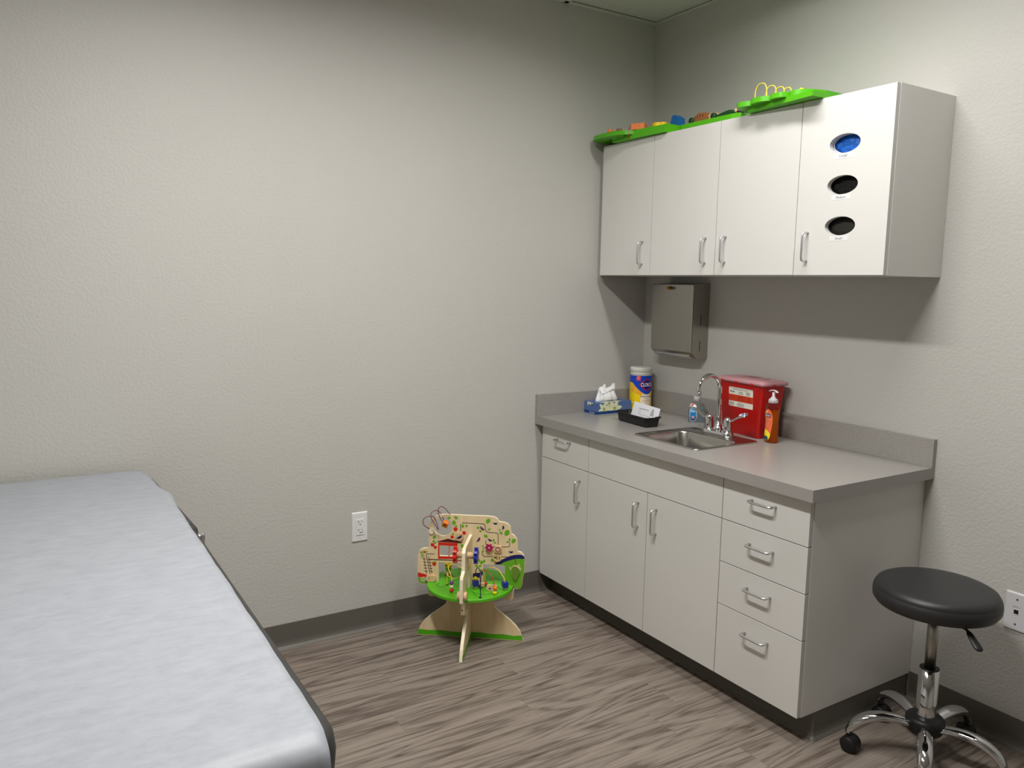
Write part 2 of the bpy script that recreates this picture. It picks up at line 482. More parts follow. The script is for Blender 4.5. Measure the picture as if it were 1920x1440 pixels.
def ellipse(a, b, ra, rb, n=32, rot=0.0):
    o = []
    for k in range(n):
        t = 2 * PI * k / n; p, q = ra * math.cos(t), rb * math.sin(t)
        o.append((a + p * math.cos(rot) - q * math.sin(rot), b + p * math.sin(rot) + q * math.cos(rot)))
    return o

def rrect(a0, a1, b0, b1, r, n=5):
    o = []
    for cx, cy, s in ((a1 - r, b1 - r, 0), (a0 + r, b1 - r, 1), (a0 + r, b0 + r, 2), (a1 - r, b0 + r, 3)):
        for k in range(n + 1):
            t = (s + k / n) * PI / 2
            o.append((cx + r * math.cos(t), cy + r * math.sin(t)))
    return o

# ------------------------------------------------------------------ the setting
b = B(); b.box(RX0, 0, RY0, 0, -0.06, 0); struct('floor', b, 'floor')
b = B(); b.box(RX0 - .1, .1, 0, 0.1, -0.06, HC + .08); struct('wall_back', b, 'wall')
b = B(); b.box(0, 0.1, RY0, 0, -0.06, HC + .08); struct('wall_right', b, 'wall')
b = B(); b.box(RX0 - .1, RX0, RY0, 0, -0.06, HC + .08); struct('wall_left', b, 'wall')
b = B(); b.box(RX0 - .1, .1, RY0 - .1, RY0, -0.06, HC + .08); struct('wall_front', b, 'wall')
# lay-in ceiling: tiles and tee grid with openings for the two lamps
tiles, tees = B(), B()
gx = [0.0, -0.545, -1.155, -1.795, -2.405, -3.015, RX0]
lamp_w = 0.305
def lamp_hole(x0, x1, y0, y1):
    for lx in LAMP_X:
        if x0 - .01 <= lx - lamp_w and lx + lamp_w <= x1 + .01 and y0 - .01 <= LAMP_Y[0] and LAMP_Y[1] <= y1 + .01: return True
    return False
gx = [0.0, LAMP_X[1] + lamp_w, LAMP_X[1] - lamp_w, LAMP_X[0] + lamp_w, LAMP_X[0] - lamp_w, LAMP_X[0] - 3 * lamp_w, RX0]
gy = [0.0, LAMP_Y[1], LAMP_Y[0], LAMP_Y[0] - 1.2, RY0]
for i in range(len(gx) - 1):
    for j in range(len(gy) - 1):
        x1, x0, y1, y0 = gx[i], gx[i + 1], gy[j], gy[j + 1]
        if lamp_hole(x0, x1, y0, y1): continue
        tiles.box(x0 + .0005, x1 - .0005, y0 + .0005, y1 - .0005, HC + .0075, HC + .026)
tiles.box(RX0, 0, RY0, 0, HC + .16, HC + .18)
struct('ceiling', tiles, 'ceiling')
for x in gx[1:-1]: tees.box(x - .012, x + .012, RY0, 0, HC, HC + .006)
for y in gy[1:-1]: tees.box(RX0, 0, y - .012, y + .012, HC, HC + .0062)
struct('trim_1', tees, 'grid')                                  # ceiling tees
b = B()
b.box(RX0 + .024, -.0002, -.024, -.0002, HC, HC + .003).box(RX0, -.0002, -.002, -.0002, HC + .003, HC + .024)
b.box(-.024, -.0002, RY0, -.0241, HC, HC + .003).box(-.002, -.0002, RY0, -.0021, HC + .003, HC + .024)
b.box(RX0, RX0 + .0239, RY0 + .0241, -.0002, HC, HC + .003).box(RX0, -.0242, RY0, RY0 + .024, HC, HC + .003)
struct('trim_2', b, 'grid')                                     # wall angle round the ceiling

COVE = [(0.0, 0.102), (0.0032, 0.102), (0.0038, 0.030), (0.0052, 0.020), (0.0088, 0.011), (0.0150, 0.005), (0.0190, 0.0006), (0.0, 0.0006)]
def cove(b, place, mi=0):
    rings = [[place(s, d, z) for d, z in COVE] for s in (0, 1)]
    b.sweep(rings, mi, smooth=False)
b = B(); cove(b, lambda s, d, z: (RX0 + (0 - RX0) * s, -d, z)); struct('baseboard_back', b, 'cove')
b = B(); cove(b, lambda s, d, z: (-d, RY0 + (-LB - .0001 - RY0) * s, z)); struct('baseboard_right', b, 'cove')
b = B(); cove(b, lambda s, d, z: (RX0 + d, RY0 * s, z)); struct('baseboard_left', b, 'cove')

# ------------------------------------------------------------------ ceiling lamps
for k, lx in enumerate(LAMP_X):
    t = thing('ceiling_light', ('recessed ceiling light above the paper-covered exam table' if k == 0 else 'recessed ceiling light nearer the wall cabinets'),
              'ceiling light', (lx, (LAMP_Y[0] + LAMP_Y[1]) / 2, HC), 0, 'recessed ceiling lights')
    hl = (LAMP_Y[1] - LAMP_Y[0]) / 2 - .004; hw = lamp_w - .004
    b = B()
    sec = [(-hw, 0.004), (-hw, 0.012), (-.10, .085), (.10, .085), (hw, .012), (hw, .004), (.095, .10), (-.095, .10)]
    for s in (-1, 1):
        b.prism([[(s * hw, .005), (s * .075, .07), (s * .075, .074), (s * hw, .009)]], lambda a, z, d: (a, d, z), -hl, hl)
        b.box(-hw, hw, s * hl - .002, s * hl + .002, .004, .09)
    obj('housing', b, 'housing', t)
    b = B(); b.box(-.072, .072, -hl + .02, hl - .02, .066, .070)
    obj('diffuser', b, 'lens', t)
    la = bpy.data.lights.new('lamp', 'AREA'); la.shape = 'RECTANGLE'; la.size = .144; la.size_y = 2 * hl - .04
    la.energy = LAMP_WATTS[k]; la.color = LIGHT_RGB; la.spread = LAMP_SPREAD
    lo = bpy.data.objects.new('lamp', la); COL.objects.link(lo); lo.parent = t; lo.location = (0, 0, .063)

# ------------------------------------------------------------------ cabinets
def bar_handle(parent, y, z, vertical, x, length=0.098):
    b = B(); r = 0.0042; s = 0.030; k = 0.011; h = length / 2
    prof = [(0, -h), (-s + k, -h)] + [(-s + k - k * math.sin(t), -h + k - k * math.cos(t)) for t in (PI / 8, PI / 4, 3 * PI / 8)] + [(-s, -h + k)]
    prof = prof + [(a, -c) for a, c in reversed(prof)]
    pts = [(x + a, y, z + c) if vertical else (x + a, y + c, z) for a, c in prof]
    b.tube(pts, r, 12, up=((0, 1, 0) if vertical else (0, 0, 1)))
    return obj('handle', b, 'nickel', parent, 'satin metal bar handle')

def front(name, parent, y0, y1, z0, z1, x=XF, th=0.019, holes=None):
    """a flat door or drawer front; y0 > y1"""
    b = B(); g = 0.0014
    if holes:
        b.prism([[(y1 + g, z0 + g), (y0 - g, z0 + g), (y0 - g, z1 - g), (y1 + g, z1 - g)]] + holes,
                lambda a, c, d: (x + th - d, -(-a), c), 0, th, 0, side_mi=1)
    else:
        b.box(x, x + th, y1 + g, y0 - g, z0 + g, z1 - g, 0, .0007, 1)
        b.bm.faces.ensure_lookup_table()
    for f in b.bm.faces:
        n = f.normal if f.normal.length else f.calc_center_median() * 0
    b.bm.normal_update()
    for f in b.bm.faces:
        if not holes and abs(f.normal.x) < 0.5: f.material_index = 1
    return obj(name, b, ['cab', 'cabedge'], parent)

def carcass(parent, y0, y1, z0, z1, xb, xf, zs=(), t=0.018, nm='body'):
    """open-fronted box: two sides, bottom, top, back and shelves; xf is the front edge"""
    b = B()
    b.box(xf, xb, y0 - t, y0, z0, z1).box(xf, xb, y1, y1 + t, z0, z1)
    b.box(xf, xb, y1 + t, y0 - t, z0, z0 + t).box(xf, xb, y1 + t, y0 - t, z1 - t, z1)
    b.box(xb - .008, xb, y1 + t, y0 - t, z0 + t, z1 - t)
    for z in zs: b.box(xf + .01, xb - .008, y1 + t, y0 - t, z, z + t)
    return obj(nm, b, 'cab', parent)

ZT = H - 0.0398                          # top of the base cabinets
FRX = XF + 0.0195
Z1, Z2, Z3 = 0.6722, 0.5175, 0.3605
KX = -0.5356                             # recessed kick board
def kick(parent, y0, y1, end=False):
    b = B()
    b.box(KX + .0002, KX + .018, y1, y0, 0, ZB, 0)
    cove(b, lambda s, d, z: (KX - d, y0 + (y1 - y0) * s, min(z, ZB - .0005)), 0)
    if end:
        b.box(KX, -.001, y1, y1 + .018, 0, ZB, 0)
        cove(b, lambda s, d, z: (KX - .002 + (-KX - .02) * s, y1 - d, min(z, ZB - .0005)), 0)
        prev = None
        rings = []
        for k in range(7):
            t = k / 6 * PI / 2
            rings.append([(KX - d * math.cos(t), y1 - d * math.sin(t), min(z, ZB - .0005)) for d, z in COVE])
        b.sweep(rings, 0, smooth=False)
    return obj('plinth', b, 'cove', parent)

Y1, Y2, Y3 = -0.3775, -0.765, -1.1555
c1 = thing('base_cabinet', 'narrow white base cabinet in the corner, one drawer over one door', 'cabinet', group='white base cabinets')
carcass(c1, -.0136, Y1, ZB, ZT, -.002, FRX)
b = B(); b.box(FRX - .004, FRX + .014, -.0133, -.0005, ZB, ZT); obj('filler', b, 'cabedge', c1)
d_ = front('drawer', c1, -.0165, Y1, Z1, ZT - .004); bar_handle(d_, -.192, .776, False, XF)
d_ = front('door', c1, -.0165, Y1, ZB, Z1); bar_handle(d_, -.3215, .570, True, XF)
kick(c1, -.002, Y1)
c2 = thing('base_cabinet', 'wide white sink base cabinet with two doors under a blank panel', 'cabinet', group='white base cabinets')
carcass(c2, Y1, Y3, ZB, ZT, -.002, FRX).data.materials[0] = M['cab']
front('false_front', c2, Y1, Y3, Z1, ZT - .004)
d_ = front('door', c2, Y1, Y2, ZB, Z1); bar_handle(d_, -.7145, .569, True, XF)
d_ = front('door', c2, Y2, Y3, ZB, Z1); bar_handle(d_, -.8215, .5675, True, XF)
kick(c2, Y1, Y3)
c3 = thing('base_cabinet', 'white four-drawer base cabinet at the open end beside the stool', 'cabinet', group='white base cabinets')
carcass(c3, Y3, -LB, ZB, ZT, -.002, FRX)
for za, zb_, hz in ((Z1, ZT - .004, .771), (Z2, Z1, .6165), (Z3, Z2, .460), (ZB, Z3, .299)):
    d_ = front('drawer', c3, Y3, -LB, za, zb_); bar_handle(d_, -1.3365, hz, False, XF)
kick(c3, Y3, -LB + .004, True)

# the sink's basin hangs inside the middle cabinet, so that box has no top board
for o in c2.children:
    if o.name.startswith('body'):
        bm_ = bmesh.new(); bm_.from_mesh(o.data)
        kill = [f for f in bm_.faces if f.calc_center_median().z > ZT - .03 and f.calc_center_median().y < Y1 - .03 and f.calc_center_median().y > Y3 + .03 and f.calc_center_median().x < -.02 and f.calc_center_median().x > FRX - .001]
        bmesh.ops.delete(bm_, geom=kill, context='FACES'); bm_.to_mesh(o.data); bm_.free()

# wall cabinets
def oval(y, z, ry=.0585, rz=.0315): return ellipse(y, z, ry, rz, 40)
UY = [-.0372, -.3905, -.7735, -1.157, -LU]
UFR = XU + .0195
w1 = thing('wall_cabinet', 'narrow white single-door wall cabinet in the corner above the wipes', 'cabinet', group='white wall cabinets')
carcass(w1, UY[0], UY[1], U0, U1, -.001, UFR, (1.82,))
b = B(); b.box(UFR + .008, UFR + .024, UY[0], -.0005, U0, U1); obj('filler', b, 'cabedge', w1)
d_ = front('door', w1, UY[0], UY[1], U0, U1, XU); bar_handle(d_, -.339, 1.6315, True, XU)
w2 = thing('wall_cabinet', 'double-door white wall cabinet above the sink and towel dispenser', 'cabinet', group='white wall cabinets')
carcass(w2, UY[1], UY[3], U0, U1, -.001, UFR, (1.82,))
d_ = front('door', w2, UY[1], UY[2], U0, U1, XU); bar_handle(d_, -.722, 1.632, True, XU)
d_ = front('door', w2, UY[2], UY[3], U0, U1, XU); bar_handle(d_, -.8285, 1.633, True, XU)
w3 = thing('wall_cabinet', 'white wall cabinet with three oval glove openings in its door', 'cabinet', group='white wall cabinets')
carcass(w3, UY[3], UY[4], U0, U1, -.001, UFR, (1.640, 1.776, 1.912))
d_ = front('door', w3, UY[3], UY[4], U0, U1, XU, holes=[oval(-1.3345, 1.971), oval(-1.3355, 1.835), oval(-1.336, 1.6985)])
bar_handle(d_, -1.211, 1.6315, True, XU)
for word, yy, zz, wd in (('Large', -1.332, 1.930, .030), ('Medium', -1.333, 1.794, .037), ('Small', -1.335, 1.657, .027)):
    f = lambda a, c, d, yy=yy, zz=zz: (XU - d, yy - a, zz + c)
    b = B(); b.prism([[(-.036, -.0085), (.036, -.0085), (.036, .0085), (-.036, .0085)]], f, 0, .0004, 0)
    b.text(word, f, 0, 0, .0082 if word != 'Large' else .0098, 1, .0006, w=wd)
    obj('label_sticker', b, ['white', 'lilacink'], d_, 'white sticker reading ' + word)

# white glove carton behind the top oval, dark boxes behind the other two
def glove_carton(z0, z1, label, mats, full):
    t = thing('glove_box', label, 'glove box', (-.3045, -1.3345, z0), 0, 'glove boxes inside the cabinet')
    b = B(); h = z1 - z0
    f = lambda a, c, d: (-d, -a, c)
    b.prism([[(-.125, .001), (.125, .001), (.125, h), (-.125, h)], ellipse(0, h / 2 + .001, .056, .0300, 32)], f, .000, .0012, 0)
    b.box(0, .16, .1238, .125, .001, h, 0).box(0, .16, -.125, -.1238, .001, h, 0)
    b.box(0, .16, -.1238, .1238, .001, .0022, 0).box(0, .16, -.1238, .1238, h - .0012, h, 0).box(.1588, .16, -.1238, .1238, .0022, h - .0012, 0)
    obj('carton', b, mats[0], t)
    b = B()
    rnd = random.Random(3)
    n, m = 26, 16; rows = []
    for j in range(m + 1):
        rows.append([(.003 + .012 * (2 * abs(i / n - .5)) ** 2 + rnd.uniform(-.006, .004) * full + .012 * (2 * abs(j / m - .5)) ** 2, -.075 + .15 * i / n, h / 2 - .034 + .068 * j / m) for i in range(n + 1)])
    V = [[b.bm.verts.new(p) for p in r] for r in rows]
    for j in range(m):
        for i in range(n):
            fc = b.bm.faces.new([V[j][i], V[j + 1][i], V[j + 1][i + 1], V[j][i + 1]]); fc.smooth = True
    o = obj('gloves', b, mats[1], t)
    sm = o.modifiers.new('thickness', 'SOLIDIFY'); sm.thickness = .002
    return t
glove_carton(1.930 + .001, 2.010, 'white carton of blue gloves behind the top oval opening', ('glovebox', 'glove'), 1)
glove_carton(1.794 + .001, 1.874, 'black box behind the oval opening marked Medium', ('dark', 'dark'), 1)  # box and contents both coloured near black
glove_carton(1.658 + .001, 1.738, 'box coloured as shaded cabinet inside behind the lowest oval opening', ('cavity', 'cavity'), .4)  # shade of the cabinet cavity put into the colour of box and contents

# ------------------------------------------------------------------ worktop
SX0, SX1, SY0, SY1 = -.5605, -.2085, -.951, -.5835        # sink's outer rim
wt = thing('worktop', 'grey laminate worktop with raised back and side splash', 'worktop', (0, 0, ZT))
b = B()
hole = [(SX0 + .012, SY0 + .012), (SX1 - .012, SY0 + .012), (SX1 - .012, SY1 - .012), (SX0 + .012, SY1 - .012)]
b.prism([[(-DC, -L), (-.0003, -L), (-.0003, -.0003), (-DC, -.0003)], hole], lambda x, y, d: (x, y, d), .0002, H - ZT)
obj('slab', b, 'counter', wt)
T_ = .0195; BS = .1009
b = B(); b.box(-T_, -.0003, -L, -.0003, H - ZT, H - ZT + BS, 0, .0006, 1); obj('backsplash', b, 'counter', wt)
b = B(); b.box(-DC, -T_, -T_, -.0003, H - ZT, H - ZT + BS, 0, .0006, 1); obj('side_splash', b, 'counter', wt)

# ------------------------------------------------------------------ sink
sk = thing('sink', 'small square stainless drop-in sink set in the grey worktop', 'sink', ((SX0 + SX1) / 2, (SY0 + SY1) / 2, H))
b = B()
ow, ol = (SX1 - SX0) / 2, (SY1 - SY0) / 2
bx0, bx1, by0, by1 = -.149, .085, -ol + .030, ol - .030
def rr3(x0, x1, y0, y1, r, z): return [(p, q, z) for p, q in rrect(x0, x1, y0, y1, r, 7)]
rings = [rr3(-ow, ow, -ol, ol, .022, .0002), rr3(-ow, ow, -ol, ol, .022, .0028), rr3(-ow + .003, ow - .003, -ol + .003, ol - .003, .022, .0055),
         rr3(-ow + .008, ow - .008, -ol + .008, ol - .008, .020, .0055), rr3(-ow + .012, ow - .012, -ol + .012, ol - .012, .018, .0028),
         rr3(bx0 - .012, bx1 + .012, by0 - .010, by1 + .010, .050, .0026), rr3(bx0 - .004, bx1 + .004, by0 - .004, by1 + .004, .048, .0018),
         rr3(bx0, bx1, by0, by1, .045, -.004), rr3(bx0 + .004, bx1 - .004, by0 + .004, by1 - .004, .045, -.09), rr3(bx0 + .010, bx1 - .010, by0 + .010, by1 - .010, .042, -.118),
         rr3(bx0 + .028, bx1 - .028, by0 + .028, by1 - .028, .03, -.132), rr3(-.035 - .045, -.035 + .045, -.045, .045, .044, -.136)]
b.sweep(rings, 0, cap=False)
o = obj('basin', b, 'sinksteel', sk)
sm = o.modifiers.new('thickness', 'SOLIDIFY'); sm.thickness = .0012; sm.offset = -1
b = B(); b.lathe([(.001, -.140), (.046, -.140), (.046, -.1345), (.040, -.1345), (.030, -.1385), (.001, -.1385)], (-.035, 0, 0), 28); obj('drain', b, 'chrome', sk)

# ------------------------------------------------------------------ faucet
fz = H + .003
fa = thing('faucet', 'chrome gooseneck faucet with two wrist-blade levers behind the sink', 'faucet', (-.243, -.757, fz))
b = B()
rings = []
for z, g in ((0, 0), (.010, 0), (.015, -.003), (.018, -.008)):
    rings.append([(p, q, z) for p, q in rrect(-.027 - g, .027 + g, -.078 - g, .078 + g, .0265 + g, 8)])
b.sweep(rings, 0)
b.lathe([(.021, .012), (.021, .026), (.017, .034), (.0125, .040), (.0125, .048)], (0, 0, 0), 24)
for s in (-1, 1): b.lathe([(.026, .004), (.026, .016), (.021, .022)], (0, s * .0508, 0), 24)
obj('deck_plate', b, 'chrome', fa)
b = B()
arc = [(0, 0, .03), (0, 0, .08), (0, 0, .14), (0, 0, .192)]
R_ = .060
arc += [(-R_ + R_ * math.cos(t), 0, .192 + R_ * math.sin(t)) for t in [k * PI / 12 for k in range(1, 13)]]
arc += [(-2 * R_ + .001, 0, .186), (-2 * R_ , 0, .180)]
b.tube(arc, .0095, 16, up=(0, 1, 0))
b.lathe([(.0112, .169), (.0116, .171), (.0116, .184), (.0098, .186)], (-2 * R_, 0, 0), 18)
obj('spout', b, 'chrome', fa)
for s, mk in ((1, 'hot'), (-1, 'cold')):
    b = B(); cy = s * .0508
    b.lathe([(.0195, .020), (.0195, .028), (.0185, .040), (.0180, .055), (.0150, .070), (.0100, .078), (.003, .081)], (0, cy, 0), 22)
    path = [(0, cy + s * .006, .066), (-.002, cy + s * .018, .068), (-.004, cy + s * .034, .074), (-.006, cy + s * .054, .086), (-.007, cy + s * .072, .096), (-.008, cy + s * .092, .103), (-.008, cy + s * .104, .105)]
    pp = spline(path, 5); n = len(pp)
    wid = [.0075 + .0065 * max(0, (i / (n - 1) - .45)) / .55 for i in range(n)]; wid[-1] *= .7; wid[0] *= .9
    b.tube(pp, wid, 14, flat=(1.15, .42), up=(-.55, 0, .83))
    h_ = obj('handle', b, 'chrome', fa, ('left' if s > 0 else 'right') + ' chrome blade lever')
    b = B(); nrm = Vector((-.55, 0, .83)).normalized()
    c0 = Vector((-.0075, cy + s * .086, .1005)) + nrm * .0062
    ax = Vector((-.001, s * .020, .006)).normalized(); bx_ = nrm.cross(ax).normalized()
    f = lambda a, c, d, c0=c0, ax=ax, bx_=bx_, nrm=nrm: tuple(c0 + ax * a + bx_ * c + nrm * d)
    b.prism([chaikin([(-.019, -.005), (.013, -.009), (.015, .009), (-.019, .005)], 2)], f, -.002, .0006, 0)
    b.prism([ellipse(.004, 0, .0062, .0062, 20)], f, .0004, .0010, 1)
    obj('marker', b, ['white', mk], h_, 'red hot marker' if mk == 'hot' else 'blue cold marker')

# ------------------------------------------------------------------ paper towel dispenser
td = thing('towel_dispenser', 'steel paper towel dispenser on the wall under the cabinets', 'towel dispenser', (0, -.304, 1.156))
b = B(); w = .1375
prof = [(-.001, 0.0), (-.001, .348), (-.094, .342), (-.100, .338), (-.100, .030), (-.084, .016), (-.070, .002), (-.060, 0.0)]
b.prism([prof], lambda x, z, d: (x, d, z), -w, w)
for zz in (.0345, .152):
    b.prism([rrect(-.0535, -.0500, zz + .0, zz + .049, .0016, 3)], lambda x, z, d: (x, -w - d, z), -.0003, .0004, 1)
obj('body', b, ['steel', 'dark'], td)
b = B(); b.prism([rrect(-w + .0015, w - .0015, .034, .337, .007, 4)], lambda a, z, d: (-.1003 - d, a, z), 0, .0035)
dr = obj('door', b, 'steel', td)
b = B(); b.lathe([(.009, 0), (.009, -.004), (.006, -.0055), (.001, -.0055)], (-.1038, .013, .3225), 18, axis='x')
b.box(-.124, -.1085, .0118, .0142, .319, .326).lathe([(.001, -.003), (.0075, -.003), (.0075, .0), (.001, .0)], (-.121, .010, .3225), 14, axis='x')
obj('lock', b, 'brass', dr, 'brass key lock')
b = B()
b.prism([[(-.0985, .0285), (-.083, .0135), (-.0805, .016), (-.096, .031)]], lambda x, z, d: (x, d, z), -w + .012, w - .012, 0)
b.prism([[(-.086, .0105), (-.064, -.001), (-.062, .003), (-.084, .0145)]], lambda x, z, d: (x, d, z), -w + .030, w - .012, 1)
obj('tray_lip', b, ['steel', 'nickel'], td)

# ------------------------------------------------------------------ things on the worktop
def on_front(x): return lambda a, c, d: (x - d, -a, c)

# tissue box
tx0, tx1, ty0, ty1 = -.386, -.168, -.1135, -.022
tb = thing('tissue_box', 'flat blue tissue box with lily print in the worktop corner', 'tissue box', ((tx0 + tx1) / 2, (ty0 + ty1) / 2, H))
hx, hy, th = (tx1 - tx0) / 2, (ty1 - ty0) / 2, .056
b = B()
b.prism([[(-hx, -hy), (hx, -hy), (hx, hy), (-hx, hy)], ellipse(0, 0, .07, .022, 28)], lambda x, y, d: (x, y, d), th - .001, th, 0)
b.box(-hx, -hx + .001, -hy, hy, 0, th - .001, 0).box(hx - .001, hx, -hy, hy, 0, th - .001, 0)
b.box(-hx + .001, hx - .001, -hy, -hy + .001, 0, th - .001, 0).box(-hx + .001, hx - .001, hy - .001, hy, 0, th - .001, 0).box(-hx + .001, hx - .001, -hy + .001, hy - .001, 0, .001, 0)
fl = lambda a, c, d: (-hx - d, -a, c)          # short left end, a to the right
ff = lambda a, c, d: (a, -hy - d, c)           # long front
fup = lambda a, c, d: (a, c, th + d)
for f, a0, a1 in ((fl, -hy, hy), (ff, -hx, hx)):
    b.prism([[(a0, 0), (a1, 0), (a1, .0135), (a0, .0135)]], f, 0, .0004, 1)
b.text('Scotties', fl, .016, .0068, .0072, 2, .0006, w=.040, bold=.01)
b.prism([[(-.024, th - .001), (-.019, th - .022), (-.012, th - .008), (.002, th - .016), (.006, th - .004), (.018, th - .015), (.020, th - .003)]], fl, 0, .0003, 3)
b.prism([chaikin([(.008, th - .006), (.022, th - .018), (.026, th - .010)], 2)], fl, .0001, .0005, 5)
def lily(cx, cz, r, n, ph, mi=3):
    for k in range(n):
        t = ph + 2 * PI * k / n
        p = [(cx + r * q * math.cos(t) - r * s * math.sin(t), cz + r * q * math.sin(t) + r * s * math.cos(t)) for q, s in ((.1, 0), (.45, .24), (.8, .17), (1.05, 0), (.8, -.17), (.45, -.24))]
        p = [(min(max(u, -hx), hx), min(max(v, .0136), th - .0003)) for u, v in spline2(p, 3)]
        b.prism([p], ff, 0, .0003 + .00005 * k, mi)
    b.prism([ellipse(cx, max(cz, .021), r * .16, r * .16, 12)], ff, .0003, .0009, 4)
    for k in range(5): b.prism([ellipse(cx + r * .25 * math.cos(k * 1.3 + ph), max(cz + r * .25 * math.sin(k * 1.3 + ph), .016), .0016, .0016, 8)], ff, .0003, .0010, 5)
lily(-.060, .024, .036, 6, .3); lily(.005, .024, .044, 6, .1); lily(-.030, .050, .026, 5, .5)
lp = [fup(q, s, 0)[:2] for q, s in ((-.09, -hy + .001), (-.05, -hy + .022), (0, -hy + .012), (.03, -hy + .028), (.05, -hy + .001))]
b.prism([lp], fup, 0, .0003, 3)
obj('carton', b, ['boxblue', 'boxnavy', 'white', 'petal', 'petalgreen', 'leafgreen'], tb, recalc=True)
b = B()
rnd = random.Random(8)
n = 44; rings = []
for j, (z, rx, ry, cx) in enumerate(((.040, .050, .012, -.005), (.058, .062, .017, -.004), (.068, .056, .026, -.006), (.085, .050, .024, -.008), (.102, .044, .019, -.010), (.116, .042, .013, -.012))):
    ring = []
    for k in range(n):
        t = 2 * PI * k / n
        fold = 1 + (.16 if j > 0 else .05) * math.sin(7 * t + j * .25) * (1 - .1 * j) + .07 * math.sin(13 * t + 1.2 + j * .4)
        zz = z
        if j >= 4: zz += (.020 if j == 5 else .008) * (max(0, math.cos(t - .3)) ** 3 + 1.15 * max(0, math.cos(t - PI - .2)) ** 2) - (.012 if j == 5 else .003)
        ring.append((cx + rx * fold * math.cos(t), ry * fold * math.sin(t), zz))
    rings.append(ring)
b.sweep(rings, 0, cap=False)
# two turned-over corners
for pts in ([(-.060, -.004, .118), (-.030, -.010, .142), (-.026, -.016, .100), (-.054, -.020, .092)], [(.018, .000, .138), (.040, .002, .140), (.034, -.006, .104), (.012, -.010, .110)],
            [(-.040, -.014, .116), (.020, -.012, .134), (.022, -.018, .118), (-.030, -.022, .098)]):
    vs = [b.bm.verts.new(p) for p in pts]; b.bm.faces.new(vs)
o = obj('tissue', b, 'tissue', tb, 'white tissue pulled up from the slot')
sm = o.modifiers.new('thickness', 'SOLIDIFY'); sm.thickness = .0008

# disinfecting wipes canister
wc = thing('wipes_canister', 'blue and yellow canister of disinfecting wipes with a white lid', 'wipes canister', (-.098, -.100, H))
r0 = .0545
b = B(); b.lathe([(.002, 0), (r0 - .003, 0), (r0 - .001, .003), (r0 - .001, .180), (.002, .180)], n=48); obj('body', b, 'lidwhite', wc)
b = B(); b.lathe([(r0 - .002, .1795), (r0 - .0015, .192), (r0 - .003, .195), (r0 + .0005, .197), (r0 + .001, .213), (r0 - .002, .218), (r0 - .012, .2195), (.002, .2195)], n=48); obj('lid', b, 'lidwhite', wc, 'white ribbed lid')
b = B(); A0 = math.radians(-98)
fc = lambda a, c, d: ((r0 + d) * math.cos(A0 + a / r0), (r0 + d) * math.sin(A0 + a / r0), c)
def patch(loop, mi, d):
    """lay a flat shape on the round body, cut into narrow strips so that it bends"""
    a0, a1 = min(p[0] for p in loop), max(p[0] for p in loop); n = max(1, int((a1 - a0) / .004))
    for k in range(n):
        s0, s1 = a0 + (a1 - a0) * k / n, a0 + (a1 - a0) * (k + 1) / n
        def clip(poly, keep, at):
            o = []
            for i in range(len(poly)):
                p, q = poly[i - 1], poly[i]
                if keep(q) != keep(p):
                    t = (at - p[0]) / (q[0] - p[0]); o.append((at, p[1] + t * (q[1] - p[1])))
                if keep(q): o.append(q)
            return o
        c = clip(loop, lambda p: p[0] >= s0 - 1e-12, s0)
        c = clip(c, lambda p: p[0] <= s1 + 1e-12, s1) if len(c) > 2 else c
        if len(c) > 2:
            try:
                f_ = b.bm.faces.new([b.bm.verts.new(fc(p, q, d)) for p, q in c]); f_.material_index = mi
            except ValueError: pass
half = PI * r0
patch([(-half, .002), (half, .002), (half, .179), (-half, .179)], 0, 0)
patch([(-half, .179), (-half, .150), (-.075, .142), (-.060, .126), (-.030, .100), (-.010, .089), (.0, .087), (.012, .089), (.03, .100), (.06, .126), (.075, .142), (half, .150), (half, .179)], 1, .0002)
patch([(-.078, .141), (-.060, .1255), (-.030, .0995), (-.012, .0895), (-.020, .078), (-.050, .088), (-.085, .100), (-.085, .140)], 2, .0002)
patch([(-.024, .088), (0, .086), (.024, .088), (.032, .060), (.026, .034), (0, .026), (-.026, .034), (-.034, .060)], 3, .0003)
patch([(-.042, .135), (-.034, .143), (-.004, .164), (.004, .164), (.034, .143), (.042, .135), (.034, .127), (.004, .1035), (-.004, .1035), (-.034, .127)], 4, .0004)
patch([(-.035, .135), (-.003, .158), (.003, .158), (.035, .135), (.003, .110), (-.003, .110)], 5, .0006)
patch([(-.054, .178), (-.054, .154), (-.033, .154), (-.033, .178)], 8, .0005)
b.text('CLOROX', fc, 0.001, .135, .0185, 6, .0009, w=.064, bold=.025)
b.text('KILLS', fc, -.0435, .172, .005, 6, .0009, w=.016); b.text('99.9%', fc, -.0435, .164, .005, 6, .0009, w=.016)
b.text('DISINFECTING WIPES', fc, 0.002, .0765, .0052, 5, .0009, w=.068, bold=.02)
b.text('3 - IN - 1', fc, 0.0, .066, .0052, 4, .0009, w=.022, bold=.02)
b.text('CLEANS DISINFECTS', fc, 0.001, .056, .003, 4, .0009, w=.044); b.text('DEODORIZES', fc, .002, .050, .003, 4, .0009, w=.024)
b.text('CRISP LEMON', fc, 0.002, .038, .0028, 7, .0009, w=.030)
b.text('75', fc, -.006, .020, .007, 7, .0009, w=.008); b.text('WIPES', fc, -.006, .0115, .003, 7, .0009, w=.014)
patch([(-.078, .047), (-.058, .047), (-.058, .0415), (-.078, .0415)], 3, .0004)
obj('label', b, ['clyellow', 'clblue', 'clgold', 'clcream', 'clred', 'clnavy', 'white', 'greyink', 'clbadge'], wc)

